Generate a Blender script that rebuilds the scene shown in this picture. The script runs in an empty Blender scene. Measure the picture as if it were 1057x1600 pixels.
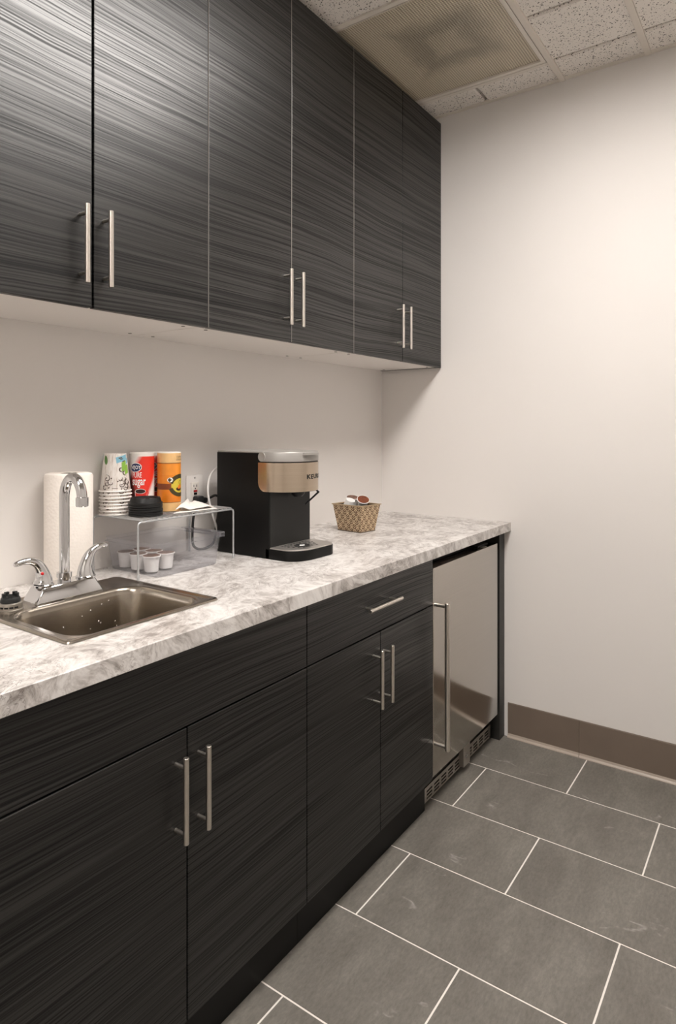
import bpy, bmesh, math, random
from mathutils import Vector, Matrix
random.seed(7)
SC = bpy.context.scene
COL = SC.collection
PI = math.pi

# ------------------------------------------------------------------ camera
CAM = (-2.6912, -1.6282, 1.3273)
cam_d = bpy.data.cameras.new('camera')
cam = bpy.data.objects.new('camera', cam_d)
COL.objects.link(cam)
cam_d.sensor_fit = 'HORIZONTAL'
cam_d.sensor_width = 36.0
cam_d.lens = 36.0 * 1006.23 / 1057.0
cam_d.shift_y = -(800 - 668.7) / 1057.0
cam_d.clip_start = 0.02
cam.location = CAM
cam.rotation_euler = (PI / 2, 0, 0.6123 - PI / 2)
SC.camera = cam

# ------------------------------------------------------------------ world, exposure
w = bpy.data.worlds.new('world')
SC.world = w
w.use_nodes = True
w.node_tree.nodes['Background'].inputs[0].default_value = (1, 0.96, 0.92, 1)
w.node_tree.nodes['Background'].inputs[1].default_value = 0.05
SC.view_settings.view_transform = 'Standard'
SC.view_settings.look = 'None'
SC.view_settings.gamma = 1
SC.view_settings.use_curve_mapping = False
SC.view_settings.exposure = 0.0
SC.cycles.transparent_max_bounces = 32
LAMP = 26.0          # strength of the lit ceiling troffers
LAMP_COL = (1.0, 0.955, 0.912, 1)

# ------------------------------------------------------------------ node helpers
def mat(name):
    m = bpy.data.materials.new(name)
    m.use_nodes = True
    nt = m.node_tree
    return m, nt, nt.nodes['Principled BSDF']

def N(nt, t, **kw):
    n = nt.nodes.new(t)
    for k, v in kw.items():
        if k.startswith('i_'):
            key = k[2:]
            key = int(key) if key.isdigit() else key
            n.inputs[key].default_value = v
        else:
            setattr(n, k, v)
    return n

def ln(nt, a, ao, b, bi):
    nt.links.new(a.outputs[ao], b.inputs[bi])

def ramp(nt, stops):
    r = nt.nodes.new('ShaderNodeValToRGB')
    e = r.color_ramp.elements
    while len(e) < len(stops):
        e.new(0.5)
    for i, (p, c) in enumerate(stops):
        e[i].position = p
        e[i].color = (*c, 1) if len(c) == 3 else c
    return r

def mapped(nt, scale, coord='pos', loc=(0, 0, 0), rot=(0, 0, 0)):
    mp = N(nt, 'ShaderNodeMapping')
    mp.inputs['Scale'].default_value = scale
    mp.inputs['Location'].default_value = loc
    mp.inputs['Rotation'].default_value = rot
    if coord == 'pos':
        g = N(nt, 'ShaderNodeNewGeometry'); ln(nt, g, 'Position', mp, 'Vector')
    else:
        g = N(nt, 'ShaderNodeTexCoord'); ln(nt, g, coord, mp, 'Vector')
    return mp

def plain(name, col, rough=0.5, metal=0.0, spec=0.5, coat=0.0, noise=0.0, nscale=20):
    m, nt, b = mat(name)
    b.inputs['Base Color'].default_value = (*col, 1)
    b.inputs['Roughness'].default_value = rough
    b.inputs['Metallic'].default_value = metal
    b.inputs['Specular IOR Level'].default_value = spec
    b.inputs['Coat Weight'].default_value = coat
    if noise:
        mp = mapped(nt, (nscale,) * 3)
        n = N(nt, 'ShaderNodeTexNoise', i_Detail=4.0); n.inputs['Scale'].default_value = 1
        ln(nt, mp, 0, n, 'Vector')
        r = ramp(nt, [(0.3, tuple(c * (1 - noise) for c in col)), (0.7, tuple(min(1, c * (1 + noise)) for c in col))])
        ln(nt, n, 0, r, 0); ln(nt, r, 0, b, 'Base Color')
    return m

# ------------------------------------------------------------------ materials
def wood_mat():
    m, nt, b = mat('dark_wood_laminate')
    g = N(nt, 'ShaderNodeNewGeometry')
    def warp(scale, amp, src):
        mp0 = N(nt, 'ShaderNodeMapping'); mp0.inputs['Scale'].default_value = scale; ln(nt, g, 'Position', mp0, 'Vector')
        n0 = N(nt, 'ShaderNodeTexNoise', i_Scale=1.0, i_Detail=1.5); ln(nt, mp0, 0, n0, 'Vector')
        s0 = N(nt, 'ShaderNodeVectorMath', operation='SUBTRACT'); ln(nt, n0, 'Color', s0, 0); s0.inputs[1].default_value = (.5, .5, .5)
        m0 = N(nt, 'ShaderNodeVectorMath', operation='MULTIPLY'); ln(nt, s0, 0, m0, 0); m0.inputs[1].default_value = (0, 0, amp)
        a0 = N(nt, 'ShaderNodeVectorMath', operation='ADD'); ln(nt, m0, 0, a0, 0)
        nt.links.new(src, a0.inputs[1]); return a0.outputs[0]
    p = warp((1.0, 1.0, 1.8), .050, g.outputs['Position'])
    p = warp((6, 6, 14), .006, p)
    def streak(sc, det, ro=.6):
        mp = N(nt, 'ShaderNodeMapping'); mp.inputs['Scale'].default_value = sc
        nt.links.new(p, mp.inputs['Vector'])
        n = N(nt, 'ShaderNodeTexNoise', i_Scale=1.0, i_Detail=det, i_Roughness=ro); ln(nt, mp, 0, n, 'Vector')
        return n
    f1 = streak((1.6, 1.6, 300), 1.6, .55)
    f2 = streak((.4, .4, 26), 1.0)
    mm = N(nt, 'ShaderNodeMath', operation='MULTIPLY'); ln(nt, f1, 0, mm, 0); mm.inputs[1].default_value = .87
    mx = N(nt, 'ShaderNodeMath', operation='MULTIPLY_ADD'); ln(nt, f2, 0, mx, 0); mx.inputs[1].default_value = .13
    ln(nt, mm, 0, mx, 2)
    r = ramp(nt, [(.38, (.0012, .0012, .0013)), (.47, (.0034, .0033, .0031)), (.56, (.0085, .0080, .0075)), (.66, (.025, .0235, .022))])
    ln(nt, mx, 0, r, 0); ln(nt, r, 0, b, 'Base Color')
    rr = ramp(nt, [(.36, (.48,) * 3), (.56, (.36,) * 3)])
    ln(nt, mx, 0, rr, 0); ln(nt, rr, 0, b, 'Roughness')
    sr = ramp(nt, [(.36, (.34,) * 3), (.56, (.74,) * 3)])
    ln(nt, mx, 0, sr, 0); ln(nt, sr, 0, b, 'Specular IOR Level')
    bp = N(nt, 'ShaderNodeBump', i_Strength=.22, i_Distance=.001)
    ln(nt, mx, 0, bp, 'Height'); ln(nt, bp, 0, b, 'Normal')
    return m

def counter_mat():
    m, nt, b = mat('marble_laminate')
    g = N(nt, 'ShaderNodeNewGeometry')
    def warp(src, sc, amp, det=2.0):
        mp = N(nt, 'ShaderNodeMapping'); mp.inputs['Scale'].default_value = (sc,) * 3; nt.links.new(src, mp.inputs['Vector'])
        n = N(nt, 'ShaderNodeTexNoise', i_Scale=1.0, i_Detail=det); ln(nt, mp, 0, n, 'Vector')
        s = N(nt, 'ShaderNodeVectorMath', operation='SUBTRACT'); ln(nt, n, 'Color', s, 0); s.inputs[1].default_value = (.5, .5, .5)
        k = N(nt, 'ShaderNodeVectorMath', operation='SCALE'); ln(nt, s, 0, k, 0); k.inputs['Scale'].default_value = amp
        a = N(nt, 'ShaderNodeVectorMath', operation='ADD'); ln(nt, k, 0, a, 0); nt.links.new(src, a.inputs[1]); return a.outputs[0]
    p = warp(g.outputs['Position'], 4.5, .21)
    p = warp(p, 22, .03)
    def nz(sc, det, rot=(0, 0, 0), ro=.55):
        mr = N(nt, 'ShaderNodeVectorRotate', rotation_type='EULER_XYZ'); mr.inputs['Rotation'].default_value = rot; nt.links.new(p, mr.inputs['Vector'])
        mp = N(nt, 'ShaderNodeMapping'); mp.inputs['Scale'].default_value = sc; ln(nt, mr, 0, mp, 'Vector')
        n = N(nt, 'ShaderNodeTexNoise', i_Scale=1.0, i_Detail=det, i_Roughness=ro); ln(nt, mp, 0, n, 'Vector')
        return n
    R1 = (.35, -.75, -.62)
    big = nz((6, 11, 11), 3, R1)
    mid = nz((15, 48, 48), 4, R1, .6)
    fine = nz((40, 190, 190), 3, R1, .6)
    def madd(a, k, c=None):
        n = N(nt, 'ShaderNodeMath', operation='MULTIPLY_ADD'); nt.links.new(a, n.inputs[0]); n.inputs[1].default_value = k
        if c is None: n.inputs[2].default_value = 0
        else: nt.links.new(c, n.inputs[2])
        return n.outputs[0]
    mx = madd(fine.outputs[0], .22, madd(mid.outputs[0], .42, madd(big.outputs[0], .36)))
    r = ramp(nt, [(.37, (.27, .242, .222)), (.43, (.42, .388, .365)), (.48, (.555, .522, .498)), (.53, (.67, .64, .617)), (.60, (.775, .75, .728))])
    nt.links.new(mx, r.inputs[0])
    v = nz((7, 26, 26), 4, (.3, -.6, -.9), .62)
    ab = N(nt, 'ShaderNodeMath', operation='SUBTRACT'); ln(nt, v, 0, ab, 0); ab.inputs[1].default_value = .5
    ab2 = N(nt, 'ShaderNodeMath', operation='ABSOLUTE'); ln(nt, ab, 0, ab2, 0)
    vr = ramp(nt, [(0.0, (.46, .43, .41)), (.014, (1, 1, 1))]); ln(nt, ab2, 0, vr, 0)
    gt = nz((5, 7, 7), 2)
    mk = ramp(nt, [(.48, (0, 0, 0)), (.60, (1, 1, 1))]); ln(nt, gt, 0, mk, 0)
    mixv = N(nt, 'ShaderNodeMix', data_type='RGBA', blend_type='MULTIPLY')
    ln(nt, mk, 0, mixv, 0); ln(nt, r, 0, mixv, 6); ln(nt, vr, 0, mixv, 7)
    ln(nt, mixv, 2, b, 'Base Color')
    b.inputs['Roughness'].default_value = .34
    return m

def paint_mat(name, col, bump=.05):
    m, nt, b = mat(name)
    mp = mapped(nt, (1, 1, 1))
    n = N(nt, 'ShaderNodeTexNoise', i_Scale=1.2, i_Detail=3.0); ln(nt, mp, 0, n, 'Vector')
    r = ramp(nt, [(.3, tuple(c * .97 for c in col)), (.7, col)]); ln(nt, n, 0, r, 0); ln(nt, r, 0, b, 'Base Color')
    n2 = N(nt, 'ShaderNodeTexNoise', i_Scale=260.0, i_Detail=2.0); ln(nt, mp, 0, n2, 'Vector')
    bp = N(nt, 'ShaderNodeBump', i_Strength=bump, i_Distance=.001); ln(nt, n2, 0, bp, 'Height'); ln(nt, bp, 0, b, 'Normal')
    b.inputs['Roughness'].default_value = .55
    b.inputs['Specular IOR Level'].default_value = .35
    return m

def tile_mat():
    m, nt, b = mat('slate_floor_tile')
    at = N(nt, 'ShaderNodeAttribute', attribute_name='tile_rand')
    g = N(nt, 'ShaderNodeNewGeometry')
    sc = N(nt, 'ShaderNodeVectorMath', operation='SCALE'); ln(nt, at, 'Vector', sc, 0); sc.inputs['Scale'].default_value = 9.0
    a = N(nt, 'ShaderNodeVectorMath', operation='ADD'); ln(nt, sc, 0, a, 0); ln(nt, g, 'Position', a, 1)
    def nz(s, det, ro=.6, dist=0.0, rot=0):
        mp = N(nt, 'ShaderNodeMapping'); mp.inputs['Scale'].default_value = s; mp.inputs['Rotation'].default_value = (0, 0, rot); ln(nt, a, 0, mp, 'Vector')
        n = N(nt, 'ShaderNodeTexNoise', i_Scale=1.0, i_Detail=det, i_Roughness=ro, i_Distortion=dist); ln(nt, mp, 0, n, 'Vector'); return n
    c1 = nz((4, 9, 4), 6, .62, .6)
    r = ramp(nt, [(.3, (.136, .124, .107)), (.5, (.170, .157, .137)), (.72, (.212, .197, .174))]); ln(nt, c1, 0, r, 0)
    f = nz((60, 140, 60), 4, .7)
    fr = ramp(nt, [(.3, (.80,) * 3), (.7, (1.18,) * 3)]); ln(nt, f, 0, fr, 0)
    mu = N(nt, 'ShaderNodeMix', data_type='RGBA', blend_type='MULTIPLY'); mu.inputs[0].default_value = 1
    ln(nt, r, 0, mu, 6); ln(nt, fr, 0, mu, 7)
    # sparse chalky veins
    v = nz((2.6, 1.1, 1), 5, .5, .25, 1.0)
    s1 = N(nt, 'ShaderNodeMath', operation='SUBTRACT'); ln(nt, v, 0, s1, 0); s1.inputs[1].default_value = .5
    s2 = N(nt, 'ShaderNodeMath', operation='ABSOLUTE'); ln(nt, s1, 0, s2, 0)
    vr = ramp(nt, [(0, (1, 1, 1)), (.005, (0, 0, 0))]); ln(nt, s2, 0, vr, 0)
    gate = nz((4.2, 4.2, 4), 5, .7)
    gr = ramp(nt, [(.575, (0, 0, 0)), (.66, (.75, .75, .75))]); ln(nt, gate, 0, gr, 0)
    mm = N(nt, 'ShaderNodeMath', operation='MULTIPLY'); ln(nt, vr, 0, mm, 0); ln(nt, gr, 0, mm, 1)
    mv = N(nt, 'ShaderNodeMix', data_type='RGBA'); ln(nt, mm, 0, mv, 0); ln(nt, mu, 2, mv, 6); mv.inputs[7].default_value = (.50, .47, .44, 1)
    ln(nt, mv, 2, b, 'Base Color')
    b.inputs['Roughness'].default_value = .46
    b.inputs['Specular IOR Level'].default_value = .45
    bp = N(nt, 'ShaderNodeBump', i_Strength=.12, i_Distance=.002); ln(nt, c1, 0, bp, 'Height'); ln(nt, bp, 0, b, 'Normal')
    return m

def ceil_mat():
    m, nt, b = mat('acoustic_ceiling_tile')
    mp = mapped(nt, (1, 1, 1))
    nd = N(nt, 'ShaderNodeTexNoise', i_Scale=45.0, i_Detail=2.0); ln(nt, mp, 0, nd, 'Vector')
    s = N(nt, 'ShaderNodeVectorMath', operation='SCALE'); ln(nt, nd, 'Color', s, 0); s.inputs['Scale'].default_value = .016
    a = N(nt, 'ShaderNodeVectorMath', operation='ADD'); ln(nt, s, 0, a, 0); ln(nt, mp, 0, a, 1)
    def holes(scale, thr, keep):
        v = N(nt, 'ShaderNodeTexVoronoi', i_Scale=scale); ln(nt, a, 0, v, 'Vector')
        sp = N(nt, 'ShaderNodeSeparateColor'); ln(nt, v, 'Color', sp, 0)
        sz = N(nt, 'ShaderNodeMath', operation='MULTIPLY'); ln(nt, sp, 'Red', sz, 0); sz.inputs[1].default_value = thr
        lt = N(nt, 'ShaderNodeMath', operation='LESS_THAN'); ln(nt, v, 'Distance', lt, 0); ln(nt, sz, 0, lt, 1)
        kp = N(nt, 'ShaderNodeMath', operation='LESS_THAN'); ln(nt, sp, 'Green', kp, 0); kp.inputs[1].default_value = keep
        o = N(nt, 'ShaderNodeMath', operation='MULTIPLY'); ln(nt, lt, 0, o, 0); ln(nt, kp, 0, o, 1); return o
    h1 = holes(135, .40, .85); h2 = holes(230, .32, .7)
    mx = N(nt, 'ShaderNodeMath', operation='MAXIMUM'); ln(nt, h1, 0, mx, 0); ln(nt, h2, 0, mx, 1)
    r = ramp(nt, [(0, (.84, .79, .735)), (1, (.13, .115, .10))]); ln(nt, mx, 0, r, 0)
    ln(nt, r, 0, b, 'Base Color')
    b.inputs['Roughness'].default_value = .9
    bp = N(nt, 'ShaderNodeBump', i_Strength=.5, i_Distance=.002, invert=True); ln(nt, mx, 0, bp, 'Height'); ln(nt, bp, 0, b, 'Normal')
    return m

def brushed(name, col, rough, scale, amt=.06, bump=.02):
    m, nt, b = mat(name)
    b.inputs['Metallic'].default_value = 1
    mp = mapped(nt, scale)
    n = N(nt, 'ShaderNodeTexNoise', i_Scale=1.0, i_Detail=3.0); ln(nt, mp, 0, n, 'Vector')
    r = ramp(nt, [(.25, tuple(c * (1 - amt) for c in col)), (.75, tuple(min(1, c * (1 + amt)) for c in col))]); ln(nt, n, 0, r, 0); ln(nt, r, 0, b, 'Base Color')
    b.inputs['Roughness'].default_value = rough
    bp = N(nt, 'ShaderNodeBump', i_Strength=bump, i_Distance=.001); ln(nt, n, 0, bp, 'Height'); ln(nt, bp, 0, b, 'Normal')
    return m

def plastic_clear():
    m, nt, b = mat('clear_plastic')
    out = nt.nodes['Material Output']
    tr = N(nt, 'ShaderNodeBsdfTransparent'); tr.inputs[0].default_value = (.93, .932, .95, 1)
    gl = N(nt, 'ShaderNodeBsdfGlossy'); gl.inputs['Roughness'].default_value = .08
    df = N(nt, 'ShaderNodeBsdfDiffuse'); df.inputs[0].default_value = (.62, .62, .66, 1)
    fw = N(nt, 'ShaderNodeLayerWeight', i_Blend=.5)
    pw = N(nt, 'ShaderNodeMath', operation='POWER'); ln(nt, fw, 'Facing', pw, 0); pw.inputs[1].default_value = 4.0
    lw = N(nt, 'ShaderNodeMath', operation='MULTIPLY_ADD'); ln(nt, pw, 0, lw, 0); lw.inputs[1].default_value = .7; lw.inputs[2].default_value = .05
    m1 = N(nt, 'ShaderNodeMixShader', i_Fac=.10); ln(nt, tr, 0, m1, 1); ln(nt, df, 0, m1, 2)
    m2 = N(nt, 'ShaderNodeMixShader'); ln(nt, lw, 0, m2, 0); ln(nt, m1, 0, m2, 1); ln(nt, gl, 0, m2, 2)
    ln(nt, m2, 0, out, 'Surface')
    return m

def lens_mat():
    m, nt, b = mat('tan_ribbed_lens')
    mp = mapped(nt, (1, 1, 1))
    w1 = N(nt, 'ShaderNodeTexWave', wave_type='BANDS', bands_direction='Y', i_Scale=34.0); ln(nt, mp, 0, w1, 'Vector')
    w2 = N(nt, 'ShaderNodeTexWave', wave_type='BANDS', bands_direction='X', i_Scale=34.0); ln(nt, mp, 0, w2, 'Vector')
    mn = N(nt, 'ShaderNodeMath', operation='MULTIPLY'); ln(nt, w2, 'Fac', mn, 0); mn.inputs[1].default_value = .35
    ad = N(nt, 'ShaderNodeMath', operation='MULTIPLY_ADD'); ln(nt, w1, 'Fac', ad, 0); ad.inputs[1].default_value = .65; ln(nt, mn, 0, ad, 2)
    r = ramp(nt, [(.1, (.29, .245, .18)), (.75, (.68, .60, .475))]); ln(nt, ad, 0, r, 0)
    # dark square ring painted into the lens colour, ghost of a fan behind
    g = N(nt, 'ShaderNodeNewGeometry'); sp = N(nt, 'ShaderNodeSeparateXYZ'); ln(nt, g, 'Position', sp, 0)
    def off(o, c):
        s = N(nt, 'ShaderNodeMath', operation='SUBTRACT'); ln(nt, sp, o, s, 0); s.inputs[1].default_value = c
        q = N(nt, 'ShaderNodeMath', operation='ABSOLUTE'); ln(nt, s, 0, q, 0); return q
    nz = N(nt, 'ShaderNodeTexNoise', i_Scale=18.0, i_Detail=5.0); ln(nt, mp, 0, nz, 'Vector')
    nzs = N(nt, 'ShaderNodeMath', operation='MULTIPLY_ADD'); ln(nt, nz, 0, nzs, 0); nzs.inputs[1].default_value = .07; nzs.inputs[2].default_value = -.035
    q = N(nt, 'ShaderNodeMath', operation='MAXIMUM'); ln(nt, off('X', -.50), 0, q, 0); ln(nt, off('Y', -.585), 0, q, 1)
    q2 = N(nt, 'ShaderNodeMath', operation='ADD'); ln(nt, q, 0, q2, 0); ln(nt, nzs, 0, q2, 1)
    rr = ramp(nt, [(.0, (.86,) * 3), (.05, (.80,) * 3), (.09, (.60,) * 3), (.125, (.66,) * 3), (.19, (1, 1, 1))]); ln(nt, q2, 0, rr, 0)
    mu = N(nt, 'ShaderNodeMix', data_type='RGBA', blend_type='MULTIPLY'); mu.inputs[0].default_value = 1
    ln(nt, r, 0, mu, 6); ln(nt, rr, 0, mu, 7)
    ln(nt, mu, 2, b, 'Base Color')
    b.inputs['Roughness'].default_value = .35
    bp = N(nt, 'ShaderNodeBump', i_Strength=.4, i_Distance=.002); ln(nt, ad, 0, bp, 'Height'); ln(nt, bp, 0, b, 'Normal')
    return m

def emit_mat(name, col, s):
    m, nt, b = mat(name)
    b.inputs['Base Color'].default_value = (.8, .8, .8, 1)
    b.inputs['Emission Color'].default_value = col
    b.inputs['Emission Strength'].default_value = s
    return m

def sugar_mat():
    """printed wrap: white paper with a red swoosh, dark at the foot; u = angle from the front, v = height"""
    m, nt, b = mat('sugar_label_print')
    uv = N(nt, 'ShaderNodeUVMap', uv_map='UVMap'); sp = N(nt, 'ShaderNodeSeparateXYZ'); ln(nt, uv, 0, sp, 0)
    def lin(ku, kv, c):
        a = N(nt, 'ShaderNodeMath', operation='MULTIPLY_ADD'); ln(nt, sp, 'X', a, 0); a.inputs[1].default_value = ku; a.inputs[2].default_value = c
        d = N(nt, 'ShaderNodeMath', operation='MULTIPLY_ADD'); ln(nt, sp, 'Y', d, 0); d.inputs[1].default_value = kv; ln(nt, a, 0, d, 2); return d
    up = lin(.67, -2.0, 2.0)          # >0 below/right of the upper edge of the swoosh
    lo = lin(-.84, 2.0, -.20)            # >0 above/left of its lower edge
    dk = lin(-.8, -2.2, .55)            # dark foot
    def ss(n, w):
        r = ramp(nt, [(.5 - w, (0, 0, 0)), (.5 + w, (1, 1, 1))])
        a = N(nt, 'ShaderNodeMath', operation='ADD'); ln(nt, n, 0, a, 0); a.inputs[1].default_value = .5; ln(nt, a, 0, r, 0); return r
    mm = N(nt, 'ShaderNodeMath', operation='MULTIPLY'); ln(nt, ss(up, .16), 0, mm, 0); ln(nt, ss(lo, .14), 0, mm, 1)
    c1 = N(nt, 'ShaderNodeMix', data_type='RGBA'); ln(nt, ss(dk, .3), 0, c1, 0); c1.inputs[6].default_value = (.78, .035, .018, 1); c1.inputs[7].default_value = (.09, .012, .01, 1)
    c2 = N(nt, 'ShaderNodeMix', data_type='RGBA'); ln(nt, mm, 0, c2, 0); c2.inputs[6].default_value = (.80, .76, .73, 1); ln(nt, c1, 2, c2, 7)
    top = N(nt, 'ShaderNodeMath', operation='GREATER_THAN'); ln(nt, sp, 'Y', top, 0); top.inputs[1].default_value = .945
    c3 = N(nt, 'ShaderNodeMix', data_type='RGBA'); ln(nt, top, 0, c3, 0); ln(nt, c2, 2, c3, 6); c3.inputs[7].default_value = (.82, .78, .74, 1)
    ln(nt, c3, 2, b, 'Base Color'); b.inputs['Roughness'].default_value = .35
    return m

def creamer_mat():
    m, nt, b = mat('creamer_wrap_print')
    uv = N(nt, 'ShaderNodeUVMap', uv_map='UVMap'); sp = N(nt, 'ShaderNodeSeparateXYZ'); ln(nt, uv, 0, sp, 0)
    cream = (.80, .50, .22); orange = (.74, .235, .02); brown = (.11, .025, .008)
    r = ramp(nt, [(0, cream), (.145, brown), (.155, (.70, .20, .015)), (.36, orange), (.37, (.20, .045, .012)), (.46, (.20, .045, .012)), (.47, orange), (.62, (.78, .27, .03)), (.80, orange), (.812, brown), (.822, cream)])
    r.color_ramp.interpolation = 'CONSTANT'
    ln(nt, sp, 'Y', r, 0)
    mp = mapped(nt, (30, 30, 22))
    n = N(nt, 'ShaderNodeTexNoise', i_Scale=1.0, i_Detail=2.0); ln(nt, mp, 0, n, 'Vector')
    nr = ramp(nt, [(.35, (.88,) * 3), (.65, (1.08,) * 3)]); ln(nt, n, 0, nr, 0)
    mu = N(nt, 'ShaderNodeMix', data_type='RGBA', blend_type='MULTIPLY'); mu.inputs[0].default_value = 1
    ln(nt, r, 0, mu, 6); ln(nt, nr, 0, mu, 7)
    ln(nt, mu, 2, b, 'Base Color'); b.inputs['Roughness'].default_value = .3
    return m

def basket_mat():
    m, nt, b = mat('gold_damask_basket')
    uv = N(nt, 'ShaderNodeUVMap', uv_map='UVMap'); sp = N(nt, 'ShaderNodeSeparateXYZ'); ln(nt, uv, 0, sp, 0)
    def M(op, a, bb=None, c=None):
        n = N(nt, 'ShaderNodeMath', operation=op)
        for i, v in enumerate((a, bb, c)):
            if v is None: continue
            if isinstance(v, (int, float)): n.inputs[i].default_value = v
            else: nt.links.new(v, n.inputs[i])
        return n.outputs[0]
    x = M('MULTIPLY', sp.outputs['X'], 1 / .029); y = M('MULTIPLY', sp.outputs['Y'], 1 / .036)
    wob = M('MULTIPLY', M('SINE', M('MULTIPLY', x, 2 * PI)), .0)
    arc = M('MULTIPLY', M('ABSOLUTE', M('SINE', M('MULTIPLY', x, 2 * PI))), .09)
    y2 = M('SUBTRACT', y, arc)
    f1 = M('ABSOLUTE', M('SINE', M('MULTIPLY', M('ADD', x, y2), PI)))
    f2 = M('ABSOLUTE', M('SINE', M('MULTIPLY', M('SUBTRACT', x, y2), PI)))
    line = M('LESS_THAN', M('MINIMUM', f1, f2), .20)
    pet = M('GREATER_THAN', M('MULTIPLY', M('COSINE', M('MULTIPLY', M('ADD', x, y2), 4 * PI)), M('COSINE', M('MULTIPLY', M('SUBTRACT', x, y2), 4 * PI))), .30)
    inn = M('GREATER_THAN', M('MINIMUM', f1, f2), .45)
    mot = M('MULTIPLY', pet, inn)
    msk = M('MAXIMUM', line, mot)
    nz = N(nt, 'ShaderNodeTexNoise', i_Scale=90.0, i_Detail=3.0)
    gate = M('GREATER_THAN', nz.outputs[0], .36)
    msk = M('MULTIPLY', msk, gate)
    c = N(nt, 'ShaderNodeMix', data_type='RGBA'); nt.links.new(msk, c.inputs[0]); c.inputs[6].default_value = (.155, .085, .038, 1); c.inputs[7].default_value = (.72, .56, .37, 1)
    ln(nt, c, 2, b, 'Base Color'); b.inputs['Roughness'].default_value = .42
    bp = N(nt, 'ShaderNodeBump', i_Strength=.4, i_Distance=.001); nt.links.new(msk, bp.inputs['Height']); ln(nt, bp, 0, b, 'Normal')
    return m

def cup_paper():
    m, nt, b = mat('cup_paper')
    mp = mapped(nt, (330, 330, 26))
    n = N(nt, 'ShaderNodeTexNoise', i_Scale=1.0, i_Detail=3.0, i_Distortion=.6); ln(nt, mp, 0, n, 'Vector')
    r = ramp(nt, [(.36, (.64, .56, .50)), (.46, (.78, .725, .68)), (.56, (.83, .785, .75))]); ln(nt, n, 0, r, 0); ln(nt, r, 0, b, 'Base Color')
    b.inputs['Roughness'].default_value = .6
    return m

def towel_mat():
    m, nt, b = mat('embossed_paper_towel')
    b.inputs['Base Color'].default_value = (.86, .80, .74, 1); b.inputs['Roughness'].default_value = .9
    mp = mapped(nt, (1, 1, 1.0))
    v = N(nt, 'ShaderNodeTexVoronoi', i_Scale=140.0); ln(nt, mp, 0, v, 'Vector')
    bp = N(nt, 'ShaderNodeBump', i_Strength=.35, i_Distance=.002); ln(nt, v, 'Distance', bp, 'Height'); ln(nt, bp, 0, b, 'Normal')
    return m

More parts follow.
